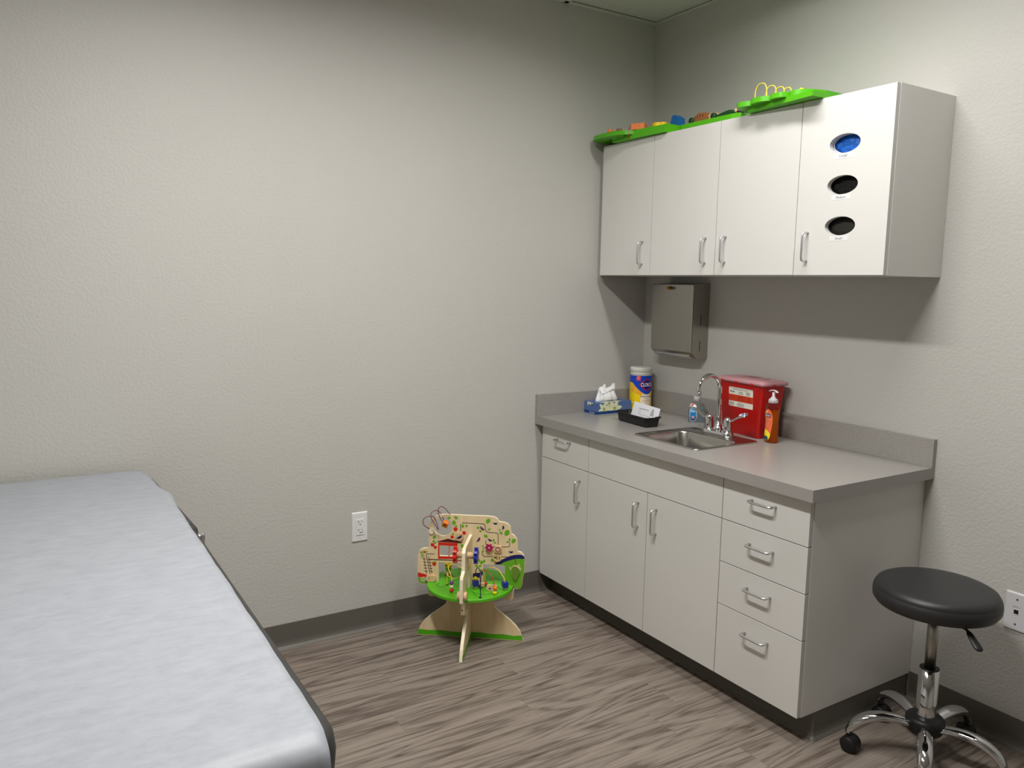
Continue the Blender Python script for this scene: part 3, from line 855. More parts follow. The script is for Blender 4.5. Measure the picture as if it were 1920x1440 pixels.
# black tray with forms
tr = thing('tray', 'small black plastic tray holding a white form card', 'tray', (-.362, -.389, H), math.radians(-5.5))
b = B()
def trr(hx, hy, r, z): return [(p, q, z) for p, q in rrect(-hx, hx, -hy, hy, r, 5)]
b.sweep([trr(.0335, .106, .012, .0), trr(.0365, .110, .014, .008), trr(.0405, .114, .015, .040), trr(.0455, .120, .016, .0405), trr(.0460, .1205, .016, .0455), trr(.0440, .1185, .015, .0455),
         trr(.0385, .112, .014, .044), trr(.0345, .108, .013, .010), trr(.032, .104, .011, .004)], 0, cap=True)
obj('bin', b, 'black', tr)
cd = thing('form_card', 'white form card standing tilted in the black tray', 'card', (-.3575, -.4175, H + .0065), math.radians(-5.5))
b = B()
tilt = math.radians(16)
f = lambda a, c, d: (-d + c * math.sin(tilt), -a, c * math.cos(tilt))
b.prism([[(-.104, .0), (.060, .0), (.074, .040), (.094, .0445), (.094, .079), (-.100, .086)]], f, -.0016, 0, 0)
b.text('Paper Patient Form', f, -.016, .060, .0085, 1, .0004, w=.072)
b.text('Name', f, -.043, .0485, .0045, 2, .0004, w=.015); b.text('Date', f, -.045, .040, .0045, 1, .0004, w=.009)
b.prism([[(-.05, .0335), (.045, .0335), (.045, .0341), (-.05, .0341)]], f, 0, .0004, 2)
for k in range(5): b.prism([[(.036, .040 + .0045 * k), (.060 - .001 * k, .040 + .0045 * k), (.060 - .001 * k, .0422 + .0045 * k), (.036 + .001 * k, .0422 + .0045 * k)]], f, 0, .0004, 2)
b.prism([ellipse(.048, .066, .0045, .0045, 12)], f, 0, .0004, 2)
obj('card', b, ['card', 'ink', 'greyink'], cd)

# hand sanitizer bottle
sa = thing('sanitizer_bottle', 'clear hand sanitizer bottle with blue label behind the faucet', 'bottle', (-.088, -.478, H), math.radians(46))
b = B()
def srr(s, z): return [(p, q, z) for p, q in rrect(-.019 * s, .019 * s, -.036 * s, .036 * s, .010 * s, 5)]
b.sweep([srr(.92, .0), srr(1, .004), srr(1, .076), srr(.96, .083), srr(.80, .088), [(p, q, .092) for p, q in ellipse(0, 0, .0135, .0135, 24, PI / 24)], [(p, q, .097) for p, q in ellipse(0, 0, .0135, .0135, 24, PI / 24)]], 0)
obj('bottle', b, 'clear', sa)
b = B(); b.sweep([srr(.9, .002), srr(.95, .006), srr(.95, .070), srr(.94, .071)], 0); obj('gel', b, 'gel', sa, 'clear gel inside the bottle')
b = B(); b.lathe([(.001, .0965), (.0155, .0965), (.0155, .116), (.0145, .119), (.001, .119)], n=24); obj('cap', b, 'frost', sa, 'translucent flip cap')
b = B(); f = on_front(-.0192)
b.prism([chaikin([(-.031, .068), (-.004, .064), (.0, .055), (.0, .020), (-.006, .008), (-.016, .004), (-.026, .008), (-.031, .020)], 2)], f, 0, .0004, 3)
b.prism([chaikin([(-.029, .066), (-.005, .062), (-.002, .055), (-.002, .020), (-.007, .010), (-.016, .006), (-.025, .010), (-.029, .020)], 2)], f, .0002, .0008, 0)
b.prism([chaikin([(-.029, .026), (-.002, .030), (-.002, .020), (-.007, .010), (-.016, .006), (-.025, .010), (-.029, .020)], 1)], f, .0006, .0011, 1)
b.prism([chaikin([(-.028, .060), (-.006, .056), (-.004, .046), (-.028, .046)], 1)], f, .0006, .0011, 2)
b.prism([ellipse(-.0155, .024, .0066, .0060, 16)], f, .0008, .0014, 3); b.prism([ellipse(-.0155, .024, .0046, .0036, 14)], f, .0012, .0018, 4)
for k in range(6): b.prism([[(.014, .024 + .008 * k), (.024, .024 + .008 * k), (.024, .0252 + .008 * k), (.014, .0252 + .008 * k)]], f, 0, .0005, 1)
obj('label', b, ['saniblue', 'sanidark', 'sanilight', 'white', 'clbadge'], sa, 'blue pictured label')

# sharps container
sh = thing('sharps_container', 'large red sharps container with pink lid behind the faucet', 'sharps container', (-.0925, -.792, H), math.radians(-6.0))
b = B()
def hrr(hx, hy, r, z): return [(p, q, z) for p, q in rrect(-hx, hx, -hy, hy, r, 6)]
b.sweep([hrr(.052, .110, .014, 0), hrr(.054, .112, .016, .003), hrr(.066, .132, .017, .226), hrr(.0665, .1325, .017, .228)], 0)
obj('bin', b, 'red_bin', sh)
b = B()
b.sweep([hrr(.070, .139, .018, .2205), hrr(.0735, .1425, .018, .2205), hrr(.0735, .1425, .018, .2300), hrr(.072, .141, .018, .2335), hrr(.062, .130, .016, .2345), hrr(.060, .128, .016, .2385), hrr(.050, .118, .016, .2395)], 0)
b.box(-.012, .030, -.075, .060, .239, .2425, 0, .001, 1)
b.box(-.008, -.002, -.045, .045, .2424, .2432, 1).box(.010, .016, -.050, .030, .2424, .2432, 1)
ld = obj('lid', b, ['red_lid', 'plum'], sh, 'frosted pink lid')
for yy in (.095, .012, -.080):
    b = B(); b.box(-.0746, -.0736, yy - .009, yy + .009, .2200, .2265, 0, .0003, 1); obj('latch', b, 'red_tab', ld, 'red latch tab on the lid rim')
b = B(); b.box(-.019, -.001, -.1437, -.1427, .2200, .2265, 0, .0003, 1); obj('latch', b, 'red_tab', ld, 'red latch tab on the lid rim')
b = B(); sl = math.atan2(.012, .223)
def f(a, c, d): return (-(.054 + .0532 * (c - .003)) - d - .0002, -a, c)
LA0, LA1, LZ0, LZ1 = -.064, .080, .1165, .1985
b.prism([rrect(LA0, LA1, LZ0, LZ1, .004, 3)], f, 0, .0004, 0)
b.prism([[(LA0, .1395), (LA1, .1395), (LA1, .1675), (LA0, .1675)]], f, .0002, .0007, 1)
for k in range(16): b.prism([[(LA0 + .006 + k * .0088, .1945), (LA0 + .0105 + k * .0088, .1945), (LA0 + .0105 + k * .0088, .1962), (LA0 + .006 + k * .0088, .1962)]], f, .0002, .0007, 2)
b.text('CONTAINER MUST NOT BE FILLED', f, .006, .1895, .0042, 2, .0009, w=.090)
b.text('Airwin', f, -.043, .1800, .0085, 2, .0009, w=.030, bold=.02)
b.text('SHARPS', f, .008, .1805, .0048, 2, .0009, w=.024); b.text('CONTAINER', f, .008, .1735, .0048, 2, .0009, w=.032)
for k in range(5): b.prism([[(.040, .172 + k * .0028), (.066 - .003 * (k % 3), .172 + k * .0028), (.066 - .003 * (k % 3), .1732 + k * .0028), (.040, .1732 + k * .0028)]], f, .0002, .0007, 3)
b.text('BIOHAZARD', f, -.042, .1555, .0046, 4, .0011, w=.026)
for k in range(3): b.prism([[(-.010, .148 + k * .006), (.030, .148 + k * .006), (.030, .1494 + k * .006), (-.010, .1494 + k * .006)]], f, .0004, .0010, 4)
bzx, bzz = .058, .1545
for k in range(3):
    t = PI / 2 + k * 2 * PI / 3
    o_ = [(bzx + .0045 * math.cos(t) + .0052 * math.cos(t + q), bzz + .0045 * math.sin(t) + .0052 * math.sin(t + q)) for q in [(-2.4 + 4.8 * i / 12) for i in range(13)]]
    i_ = [(bzx + .0056 * math.cos(t) + .0036 * math.cos(t + q), bzz + .0056 * math.sin(t) + .0036 * math.sin(t + q)) for q in [(2.1 - 4.2 * i / 12) for i in range(13)]]
    b.prism([o_ + i_], f, .0004, .0010 + k * .0001, 4)
b.text('CAUTION', f, .002, .1345, .0030, 2, .0009, w=.018)
for k in range(4):
    b.prism([[(-.058, .122 + k * .0034), (-.030 - .003 * (k % 2), .122 + k * .0034), (-.030 - .003 * (k % 2), .1233 + k * .0034), (-.058, .1233 + k * .0034)]], f, .0002, .0007, 3)
    b.prism([[(-.014, .120 + k * .0034), (.030 - .004 * (k % 2), .120 + k * .0034), (.030 - .004 * (k % 2), .1213 + k * .0034), (-.014, .1213 + k * .0034)]], f, .0002, .0007, 3)
obj('label', b, ['cream', 'orange_label', 'ink', 'greyink', 'darkred'], sh, 'cream and orange warning label')

# soap dispenser
so = thing('soap_dispenser', 'amber hand soap pump bottle at the right corner of the sink', 'soap bottle', (-.158, -.964, H), math.radians(-14))
SRX, SRY = .0250, .0300
def sol(s, z): return (s, z)
b = B()
b.lathe([(.02, 0), (.93, 0), (1, .004), (.985, .030), (.93, .075), (.97, .110), (1.0, .128), (.96, .142), (.80, .153), (.52, .160), (.45, .163), (.02, .163)], n=40, sx=SRX, sy=SRY)
obj('bottle', b, 'clear', so)
b = B()
b.lathe([(.02, .002), (.88, .002), (.94, .005), (.93, .030), (.875, .075), (.915, .110), (.94, .126), (.93, .130), (.02, .130)], n=40, sx=SRX, sy=SRY)
obj('liquid', b, 'amber', so, 'amber liquid soap')
b = B()
b.lathe([(.001, .160), (.0175, .160), (.0175, .172), (.0165, .176), (.011, .177), (.010, .183), (.0055, .184), (.0055, .203), (.001, .203)], n=24)
for k in range(18):
    t = 2 * PI * k / 18; b.box(.0174 * math.cos(t) - .0008, .0174 * math.cos(t) + .0008, .0174 * math.sin(t) - .0008, .0174 * math.sin(t) + .0008, .161, .171, 0)
b.tube(spline([(0, .026, .2035), (0, .018, .208), (0, .0, .2105), (0, -.014, .209), (0, -.026, .2035)], 5), [.002] + [.0058] * 19 + [.002], 14, flat=(1.0, .42), up=(0, 0, 1))
obj('pump', b, 'frost', so, 'translucent pump head')
b = B()
def fs(a, c, d):
    t = PI + a / .026
    s = 1.0 + d / .02
    prof = [(0, .99), (.03, .985), (.075, .93), (.11, .97), (.128, 1.0), (.142, .96)]
    for (z0, q0), (z1, q1) in zip(prof, prof[1:]):
        if z0 <= c <= z1: q = q0 + (q1 - q0) * (c - z0) / (z1 - z0); break
    else: q = .98
    return (SRX * (q * s + .012) * math.cos(t), SRY * (q * s + .012) * math.sin(t), c)
def lab(loop, mi, d):
    a0, a1 = min(p[0] for p in loop), max(p[0] for p in loop); n = max(1, int((a1 - a0) / .004))
    for k in range(n):
        s0, s1 = a0 + (a1 - a0) * k / n, a0 + (a1 - a0) * (k + 1) / n
        def clip(poly, keep, at):
            o = []
            for i in range(len(poly)):
                p, q = poly[i - 1], poly[i]
                if keep(q) != keep(p):
                    t = (at - p[0]) / (q[0] - p[0]); o.append((at, p[1] + t * (q[1] - p[1])))
                if keep(q): o.append(q)
            return o
        c = clip(loop, lambda p: p[0] >= s0 - 1e-12, s0)
        c = clip(c, lambda p: p[0] <= s1 + 1e-12, s1) if len(c) > 2 else c
        if len(c) > 2:
            c2 = []
            for i in range(len(c)):
                p, q = c[i - 1], c[i]; m = max(1, int(abs(q[1] - p[1]) / .008))
                c2 += [(p[0] + (q[0] - p[0]) * j / m, p[1] + (q[1] - p[1]) * j / m) for j in range(1, m + 1)]
            tr_ = tessellate_polygon([[Vector((p, q, 0)) for p, q in c2]])
            vs = [b.bm.verts.new(fs(p, q, d)) for p, q in c2]
            for t3 in tr_:
                try: f_ = b.bm.faces.new([vs[i] for i in t3]); f_.material_index = mi
                except ValueError: pass
lab(spline2([(-.024, .012), (-.026, .060), (-.022, .110), (-.004, .134), (.012, .132), (.022, .112), (.024, .090), (.020, .050), (.012, .014), (-.008, .008)], 4), 0, .0)
lab([(-.020, .118), (-.004, .130), (.004, .130), (.000, .106), (-.014, .100)], 1, .0005)
lab([(-.006, .106), (.015, .104), (.015, .117), (-.006, .119)], 2, .0009)
lab(spline2([(-.014, .050), (.000, .052), (.017, .036), (.010, .014), (-.010, .012)], 4), 5, .0005)
lab(spline2([(-.012, .012), (-.012, .026), (.006, .026), (.008, .012)], 3), 4, .0009)
b.text('Dial', fs, .0045, .1115, .0085, 3, .0020, w=.016, bold=.02)
b.text('CITRUS', fs, .005, .095, .0062, 6, .0012, w=.026, bold=.01)
for k in range(3): b.text('hand soap', fs, .001, .082 - .0075 * k, .0042, 6, .0012, w=.024 - .004 * k)
obj('label', b, ['soaplabel', 'peach', 'navy', 'white', 'teal', 'yellow', 'pinkprint'], so, 'coral label with lemon print', recalc=False)

# ------------------------------------------------------------------ wall plates
ot = thing('outlet', 'white duplex power outlet low on the long wall', 'power outlet', (-1.5365, 0, .4595))
f = lambda a, c, d: (a, -d, c)
b = B()
pl = [[(p, -d, q) for p, q in rrect(-.035 + g, .035 - g, -.0635 + g, .0635 - g, .003, 3)] for g, d in ((0, .0003), (0, .002), (.003, .0052), (.0045, .0058))]
b.sweep(pl, 0, smooth=False)
for z in (.0485, -.0485): b.prism([ellipse(0, z, .0028, .0028, 12)], f, .0056, .0064, 1)
obj('wall_plate', b, ['white', 'offwhite'], ot, recalc=True)
b = B(); b.prism([rrect(-.0165, .0165, -.0335, .0335, .001, 2)], f, .0056, .0086, 0)
for z in (.019, -.0165):
    b.prism([[(-.0085, z), (-.0060, z), (-.0060, z + .0085), (-.0085, z + .0085)]], f, .0085, .0089, 1)
    b.prism([[(.0062, z + .001), (.0082, z + .001), (.0082, z + .0075), (.0062, z + .0075)]], f, .0085, .0089, 2)
    b.prism([ellipse(0, z - .0075, .0026, .0026, 12)], f, .0085, .0089, 1)
b.prism([rrect(.0060, .0105, -.025, -.021, .0005, 2)], f, .0085, .0089, 1)
obj('receptacle', b, ['white', 'dark', 'slotgrey'], ot)
dp = thing('data_plate', 'white data jack plate on the wall right of the stool', 'data jack', (0, -1.856, .4555))
f = lambda a, c, d: (-d, -a, c)
b = B()
pl = [[(-d, -p, q) for p, q in rrect(-.0365 + g, .0365 - g, -.0635 + g, .0635 - g, .003, 3)] for g, d in ((0, .0003), (0, .0025), (.003, .0058), (.0045, .0064))]
b.sweep(pl, 0, smooth=False)
for z in (.0415, -.0415): b.prism([ellipse(0, z, .0034, .0034, 14)], f, .0062, .0068, 1)
b.text('DATA 4', f, -.001, .0165, .0052, 2, .0068, w=.021)
obj('wall_plate', b, ['offwhite', 'slotgrey', 'greyink'], dp, recalc=True)
b = B(); b.prism([[(-.0085, -.008), (.0085, -.008), (.0085, .009), (-.0085, .009)], [(-.007, -.0065), (.007, -.0065), (.007, .0075), (-.007, .0075)]], f, .0060, .0074, 0)
b.prism([[(-.007, -.0065), (.007, -.0065), (.007, .0075), (-.007, .0075)]], f, .0060, .0066, 1)
obj('jack', b, ['offwhite', 'dark'], dp, 'black square jack opening')

# ------------------------------------------------------------------ exam table and its paper
TT = .806                                                # top of the upholstery
et = thing('exam_table', 'padded exam table with charcoal vinyl cushions against the long wall', 'exam table', (-2.655, -1.0, 0))
EX = .3465
def cushion(y0, y1, z0, z1, r, name, rfoot, rhead, taper):
    b = B(); rings = []
    zs = [(z0, -.012), (z0 + .012, -.002), (z0 + (z1 - z0) * .45, 0), (z1 - r * .55, -r * .12), (z1 - r * .18, -r * .42), (z1 - .002, -r * .9), (z1, -r * 1.5)]
    for z, g in zs:
        lp = []
        for cx, cy, s, rc in ((EX - rhead, y1 - rhead, 0, rhead), (-EX + rhead, y1 - rhead, 1, rhead), (-EX + rfoot, y0 + rfoot, 2, rfoot), (EX - rfoot, y0 + rfoot, 3, rfoot)):
            for k in range(7):
                t = (s + k / 6) * PI / 2
                lp.append((cx + (rc + g) * math.cos(t), cy + (rc + g) * math.sin(t), z))
        rings.append([(x * taper(y), y, z) for x, y, z in lp])
    b.sweep(rings, 0)
    return obj(name, b, 'tablevinyl', et)
cushion(-.982, .190, TT - .085, TT, .035, 'seat_cushion', .062, .03, lambda y: 1 - .016 * min(1, max(0, (y + .35) / .50)) - .012 * min(1, max(0, (-.60 - y) / .30)))
cushion(.198, .945, TT - .085, TT, .035, 'backrest_cushion', .03, .12, lambda y: 1.010 - .080 * min(1, max(0, (y - .27) / .36)) ** 1.3)
b = B()
b.box(-.30, .30, -.86, .86, .10, TT - .12, 0, .02, 3)
b.box(-.27, .27, -.80, .80, 0, .10, 1)
b.box(-.31, .31, -.92, .93, TT - .12, TT - .086, 1, .004, 1)
obj('base', b, ['tablebase', 'black'], et)
b = B(); b.box(.345, .356, .180, .197, TT - .080, TT - .026, 0, .0015, 2).tube([(.325, .1945, TT - .036), (.3575, .1945, TT - .036)], .010, 16)
obj('hinge', b, 'nickel', et, 'bright metal hinge at the seam')
# drawer and step fronts at the foot of the base
b = B(); b.box(-.26, .26, -.872, -.861, .42, .64, 0, .004, 1); dd = obj('drawer', b, 'tablebase', et)
b = B(); b.box(-.06, .06, -.882, -.8725, .60, .615, 0, .002, 1); obj('handle', b, 'nickel', dd)

b = B()
rnd = random.Random(21)
yf = -1.995                                             # front face of the seat cushion
path = [(-.048, TT - .001), (-.10, TT + .003), (-.25, TT + .004), (-.45, TT + .004), (-.70, TT + .004), (-.80, TT + .002), (-.90, TT + .004), (-1.1, TT + .004), (-1.3, TT + .004), (-1.5, TT + .004),
        (-1.7, TT + .004), (-1.85, TT + .004), (-1.925, TT + .003), (-1.962, TT - .001), (-1.984, TT - .013), (-1.994, TT - .034), (-1.996, TT - .07), (-1.996, TT - .16), (-1.997, TT - .30)]
pp = spline([(0, y, z) for y, z in path], 6)
nx = 40
# right-hand edge of the sheet: the head end is drawn in, then it steps out to full width
def edge(y):
    pts = [(-.04, -2.395), (-.062, -2.372), (-.10, -2.362), (-.33, -2.350), (-.405, -2.3405), (-.425, -2.3290), (-.455, -2.3275), (-.50, -2.3315), (-.60, -2.3355), (-.94, -2.3365), (-1.3, -2.3375), (-1.6, -2.339), (-1.9, -2.341), (-2.1, -2.343)]
    if y >= pts[0][0]: return pts[0][1]
    for (y0, x0), (y1, x1) in zip(pts, pts[1:]):
        if y1 <= y <= y0: return x0 + (x1 - x0) * (y - y0) / (y1 - y0)
    return pts[-1][1]
V = []
for p in pp:
    row = []; e = edge(p.y) + .0006 * math.sin(p.y * 23) + .0004 * math.sin(p.y * 61)
    for i in range(nx + 1):
        t = i / nx; x = -2.985 + (e + 2.985) * t
        wv = .0008 * math.sin(x * 19 + p.y * 5) * math.sin(p.y * 9 + 1) + .0005 * math.sin(x * 33 - p.y * 17)
        row.append((x, p.y - (.004 * math.sin(x * 14) + .003 * math.sin(x * 37 + 1) if p.z < TT - .05 else 0), p.z + (wv + .0012 if p.z > TT - .002 else 0)))
    V.append([b.bm.verts.new(q) for q in row])
for j in range(len(V) - 1):
    for i in range(nx):
        fc_ = b.bm.faces.new([V[j][i], V[j + 1][i], V[j + 1][i + 1], V[j][i + 1]]); fc_.smooth = True
o = obj('exam_paper', b, 'paper')
tag(o, 'white paper sheet rolled over the exam table and down its foot', 'exam paper')
sm = o.modifiers.new('thickness', 'SOLIDIFY'); sm.thickness = .0006; sm.offset = 1

# ------------------------------------------------------------------ stool
st = thing('rolling_stool', 'black round rolling stool with chrome five-star base by the drawers', 'stool', (-.316, -1.762, 0))
SZ = .577; SR = .1815
b = B()
b.lathe([(.002, SZ - .073), (SR - .030, SZ - .073), (SR - .010, SZ - .067), (SR - .001, SZ - .054), (SR, SZ - .038), (SR - .002, SZ - .024), (SR - .0045, SZ - .0215), (SR - .004, SZ - .019), (SR - .011, SZ - .008), (SR - .024, SZ - .0015), (SR - .05, SZ + .0005), (.002, SZ + .002)], n=64)
obj('seat', b, 'vinyl', st)
b = B(); b.box(-.055, .055, -.055, .055, SZ - .096, SZ - .0735, 0, .004, 1); obj('seat_plate', b, 'black', st)
b = B(); lv = Vector((-.088, -.191, 0)).normalized()
pts = [lv * .05 + Vector((0, 0, SZ - .088)), lv * .10 + Vector((0, 0, SZ - .085)), lv * .142 + Vector((0, 0, SZ - .083)), lv * .152 + Vector((0, 0, SZ - .086))]
b.tube(pts, .004, 8)
pts = spline([lv * .150 + Vector((0, 0, SZ - .085)), lv * .170 + Vector((0, 0, SZ - .098)), lv * .192 + Vector((0, 0, SZ - .112)), lv * .208 + Vector((0, 0, SZ - .120))], 4)
b.tube(pts, [.006, .008, .010, .011, .0115, .012, .0125, .013, .0135, .0135, .012, .009, .004], 12, flat=(1.0, .45), up=(0, 0, 1))
obj('lever', b, 'black', st, 'black height lever')
b = B(); b.lathe([(.0165, .300), (.0165, SZ - .090)], n=24); obj('gas_lift', b, 'steel', st, 'thin satin steel piston')
b = B(); b.lathe([(.030, .135), (.030, .3010), (.028, .3010), (.028, .296), (.0166, .296)], n=32, cap=False)
b.lathe([(.0285, .3005), (.0285, .3035), (.017, .3035)], n=32, mi=1, cap=False)
obj('sleeve', b, ['chrome', 'black'], st, 'chrome column sleeve')
b = B(); b.lathe([(.002, .088), (.046, .088), (.052, .094), (.054, .112), (.057, .116), (.057, .134), (.050, .141), (.032, .143), (.002, .143)], n=40); obj('hub', b, 'black', st, 'black plastic hub')
for k in range(5):
    a = math.radians(139 - 72 * k); ca, sa_ = math.cos(a), math.sin(a)
    b = B()
    pr = spline([(.044, 0, .113), (.085, 0, .122), (.130, 0, .125), (.172, 0, .117), (.205, 0, .098), (.224, 0, .074), (.229, 0, .060)], 5)
    pts = [(p.x * ca, p.x * sa_, p.z) for p in pr]; n = len(pts)
    rad = [.0135 + .0055 * math.sin(PI * min(1, i / (n - 1) * 1.05)) - .003 * (i / (n - 1)) for i in range(n)]
    b.tube(pts, rad, 18, flat=(1.3, .85), up=(ca * .35, sa_ * .35, 1))
    obj('leg', b, 'chrome', st)
    b = B(); cx, cy = .229 * ca, .229 * sa_
    b.lathe([(.0055, .050), (.0055, .066)], (cx, cy, 0), 12, mi=1)
    q = a + (0.9, 2.1, -0.6, 0.5, 1.7)[k]; wx, wy = math.cos(q), math.sin(q)      # the wheels' axle
    fx, fy = -wy, wx
    for s in (-1, 1):
        c0 = Vector((cx + fx * .010 + wx * s * .0125, cy + fy * .010 + wy * s * .0125, .0255))
        rings = []
        for rr_, dd_ in ((.004, -.010), (.0235, -.010), (.0253, -.007), (.0253, .007), (.0235, .010), (.004, .010)):
            rings.append([tuple(c0 + Vector((wx, wy, 0)) * dd_ * s + Vector((fx, fy, 0)) * rr_ * math.cos(t) + Vector((0, 0, 1)) * rr_ * math.sin(t)) for t in [2 * PI * i / 24 for i in range(24)]])
        b.sweep(rings, 0)
    rings = []
    for t in [math.radians(d_) for d_ in range(-20, 181, 20)]:
        p0 = Vector((cx + fx * .010 + fx * .0275 * math.cos(t), cy + fy * .010 + fy * .0275 * math.cos(t), .0255 + .0275 * math.sin(t)))
        p1 = Vector((cx + fx * .010 + fx * .0258 * math.cos(t), cy + fy * .010 + fy * .0258 * math.cos(t), .0255 + .0258 * math.sin(t)))
        ww = Vector((wx, wy, 0)) * .0195
        rings.append([tuple(p0 - ww), tuple(p0 + ww), tuple(p1 + ww), tuple(p1 - ww)])
    b.sweep(rings, 0, smooth=False)
    obj('caster', b, ['black', 'brass'], st, 'black twin-wheel caster')

# ------------------------------------------------------------------ wooden activity table (a tree-shaped bead toy)
# local axes: x along the tree panel, y towards the viewer's side, z up
toy = thing('activity_table', 'wooden tree-shaped activity toy table with green round top', 'activity table', (-1.162, -.292, 0))
U_ = Vector((.788, -.616, 0)).normalized(); V_ = Vector((-.616, -.788, 0)).normalized()
toy.rotation_euler = (0, 0, math.atan2(U_.y, U_.x))
S_ = -1.0                                              # local y of the front side (the toy's front faces -y locally)
mm = lambda pts: [(a / 1000, c / 1000) for a, c in pts]
P1 = lambda a, c, d: (a, -d, c)                        # on the tree panel: d towards the front
P2 = lambda a, c, d: (d, -a, c)                        # on the cross panel: a towards the front
DZ = .241                                              # top of the round board
TH = .0065
outer = mm([(-180, 229), (-206, 228), (-218, 234), (-223, 248), (-224, 325), (-222, 357), (-215, 374), (-201, 382), (-180, 383), (-177, 393), (-176, 452), (-175, 479), (-167, 501), (-151, 520), (-130, 529), (-98, 532),
            (-3, 532), (70, 533), (96, 531), (110, 523), (117, 512), (138, 510), (154, 504), (165, 492), (170, 462), (181, 456), (192, 442), (196, 418), (197, 389), (211, 386), (222, 374), (226, 350), (226, 301), (219, 274),
            (217, 246), (212, 234), (199, 228), (188, 228), (185, 241)])
low = mm([(144, 241), (144, 322), (140, 327), (54, 327), (54, 241), (-40, 241), (-40, 325), (-134, 325), (-134, 241), (-180, 241)])
hole = ellipse(-.118, .480, .041, .041, 40)
wins = [mm([(-129, 397), (-93, 398), (-93, 353), (-129, 352)]), mm([(-88, 398), (-55, 398), (-55, 354), (-88, 353)])]
b = B()
b.prism([outer + low, hole] + wins, P1, -TH, TH, 0, side_mi=1)
def deco(loops, mi, d=.0004): b.prism(loops, P1, TH - .0002, TH + d, mi)
def leaf_shape(x, z, l, t, w=.42):
    p = [(-.5, 0), (-.30, .30 * w * 2), (.05, .5 * w * 1.7), (.5, 0), (.05, -.5 * w * 1.7), (-.30, -.30 * w * 2)]
    return spline2([(x + l * (q * math.cos(t) - s * math.sin(t)), z + l * (q * math.sin(t) + s * math.cos(t))) for q, s in p], 3)
LEAVES = [(-92, 518, 17, .3), (-63, 520, 17, 2.8), (-71, 498, 22, -1.5), (-62, 484, 12, .4), (-34, 486, 16, -1.6), (-18, 487, 13, -1.4), (72, 513, 24, .9), (30, 482, 14, .2), (40, 468, 13, -.6), (77, 478, 12, .7),
          (126, 465, 16, 2.2), (151, 467, 29, 1.1), (63, 448, 18, -.2), (179, 434, 23, 1.0), (162, 439, 13, 1.2), (154, 428, 12, .3), (96, 432, 13, 1.4), (102, 422, 11, .2), (51, 405, 9, .3), (54, 395, 10, 1.8),
          (51, 383, 12, 1.7), (36, 342, 14, 1.4), (46, 334, 18, 1.6), (57, 340, 15, 1.0), (26, 318, 15, -.3), (40, 318, 14, .8), (42, 299, 14, 1.8), (-167, 466, 12, .1), (-153, 433, 18, 1.1), (-156, 414, 13, .8),
          (-149, 408, 11, 1.4), (-34, 400, 20, -.9), (-208, 364, 12, .1), (-188, 367, 11, .3), (-204, 354, 11, .2), (-206, 345, 9, 1.5), (90, 347, 16, 1.3), (-158, 322, 12, .4), (-149, 324, 12, 1.0), (-75, 450, 12, .9), (120, 478, 9, 1.0)]
for x, z, l, t in LEAVES: deco([leaf_shape(x / 1000, z / 1000, l / 1000, t)], 2)
for x, z, r in ((-64, 471, 9), (-28, 457, 8), (-78, 437, 7), (-161, 399, 8), (-149, 389, 7), (-153, 316, 8.5), (-196, 366, 5)):
    deco([spline2([(x / 1000 + r / 1000 * q, z / 1000 + r / 1000 * s) for q, s in ((0, .75), (.6, .95), (1, .2), (.6, -.8), (0, -.95), (-.6, -.8), (-1, .2), (-.6, .95))], 3)], 3, .0005)
for i, (x, z, t) in enumerate(((100, 503, -.5), (135, 486, 1.0), (45, 480, -1.2), (33, 429, .5), (79, 432, -.9), (29, 375, .9), (168, 385, -.4))):
    k = .0008 if i in (2, 3) else .00066
    bird = [(-15, -3), (-8, 1), (-2, 6), (3, 6.5), (5, 10), (9, 11.5), (12, 9.5), (16, 8), (12.5, 7), (10, 1), (5, -5), (-1, -6), (-7, -3), (-9, -4.5), (-11, -3.5), (-14, -6)]
    deco([[(x / 1000 + k * (q * math.cos(t) - s * math.sin(t)), z / 1000 + k * (q * math.sin(t) + s * math.cos(t))) for q, s in bird]], 4, .0006)
    if i in (2, 3): deco([ellipse(x / 1000 + k * (5 * math.cos(t) + 2 * math.sin(t)), z / 1000 + k * (5 * math.sin(t) - 2 * math.cos(t)), .0040, .0022, 12, t)], 5, .0008)
deco([mm([(-146, 413), (-95, 429), (-36, 416), (-36, 413)])], 6)
for r_ in (mm([(-137, 411), (-55, 412), (-55, 399), (-137, 399)]), mm([(-137, 351), (-55, 353), (-55, 343), (-137, 340)]), mm([(-137, 398), (-131, 398), (-131, 352), (-137, 352)]), mm([(-92, 399), (-89, 399), (-89, 352), (-92, 352)])):
    deco([r_], 3)
deco([mm([(-174, 337), (-36, 339), (-36, 336), (-174, 333)])], 6)
def stroke(pts, w, mi, d=.0004):
    """a thin printed or grooved line"""
    L_, R_2 = [], []
    P = [Vector((a, c)) for a, c in pts]
    for i in range(len(P)):
        t = (P[min(i + 1, len(P) - 1)] - P[max(i - 1, 0)]).normalized(); n_ = Vector((-t.y, t.x)) * w / 2
        L_.append(tuple(P[i] + n_)); R_2.append(tuple(P[i] - n_))
    deco([L_ + R_2[::-1]], mi, d)
def lines(l, w, mi, n=6, smooth=True): stroke(spline2(mm(l), n, False) if smooth else mm(l), w, mi)
for (xa, za), (xb, zb) in (((-198, 350), (-186, 272)), ((-177, 348), (-163, 273))):
    stroke(mm([(xa, za), (xb, zb)]), .0022, 6)
    for k in range(5):
        t = .18 + .17 * k; x, z = xa + (xb - xa) * t, za + (zb - za) * t
        stroke(mm([(x - 7, z + .5), (x + 7, z - .5)]), .0024, 6, .0005)
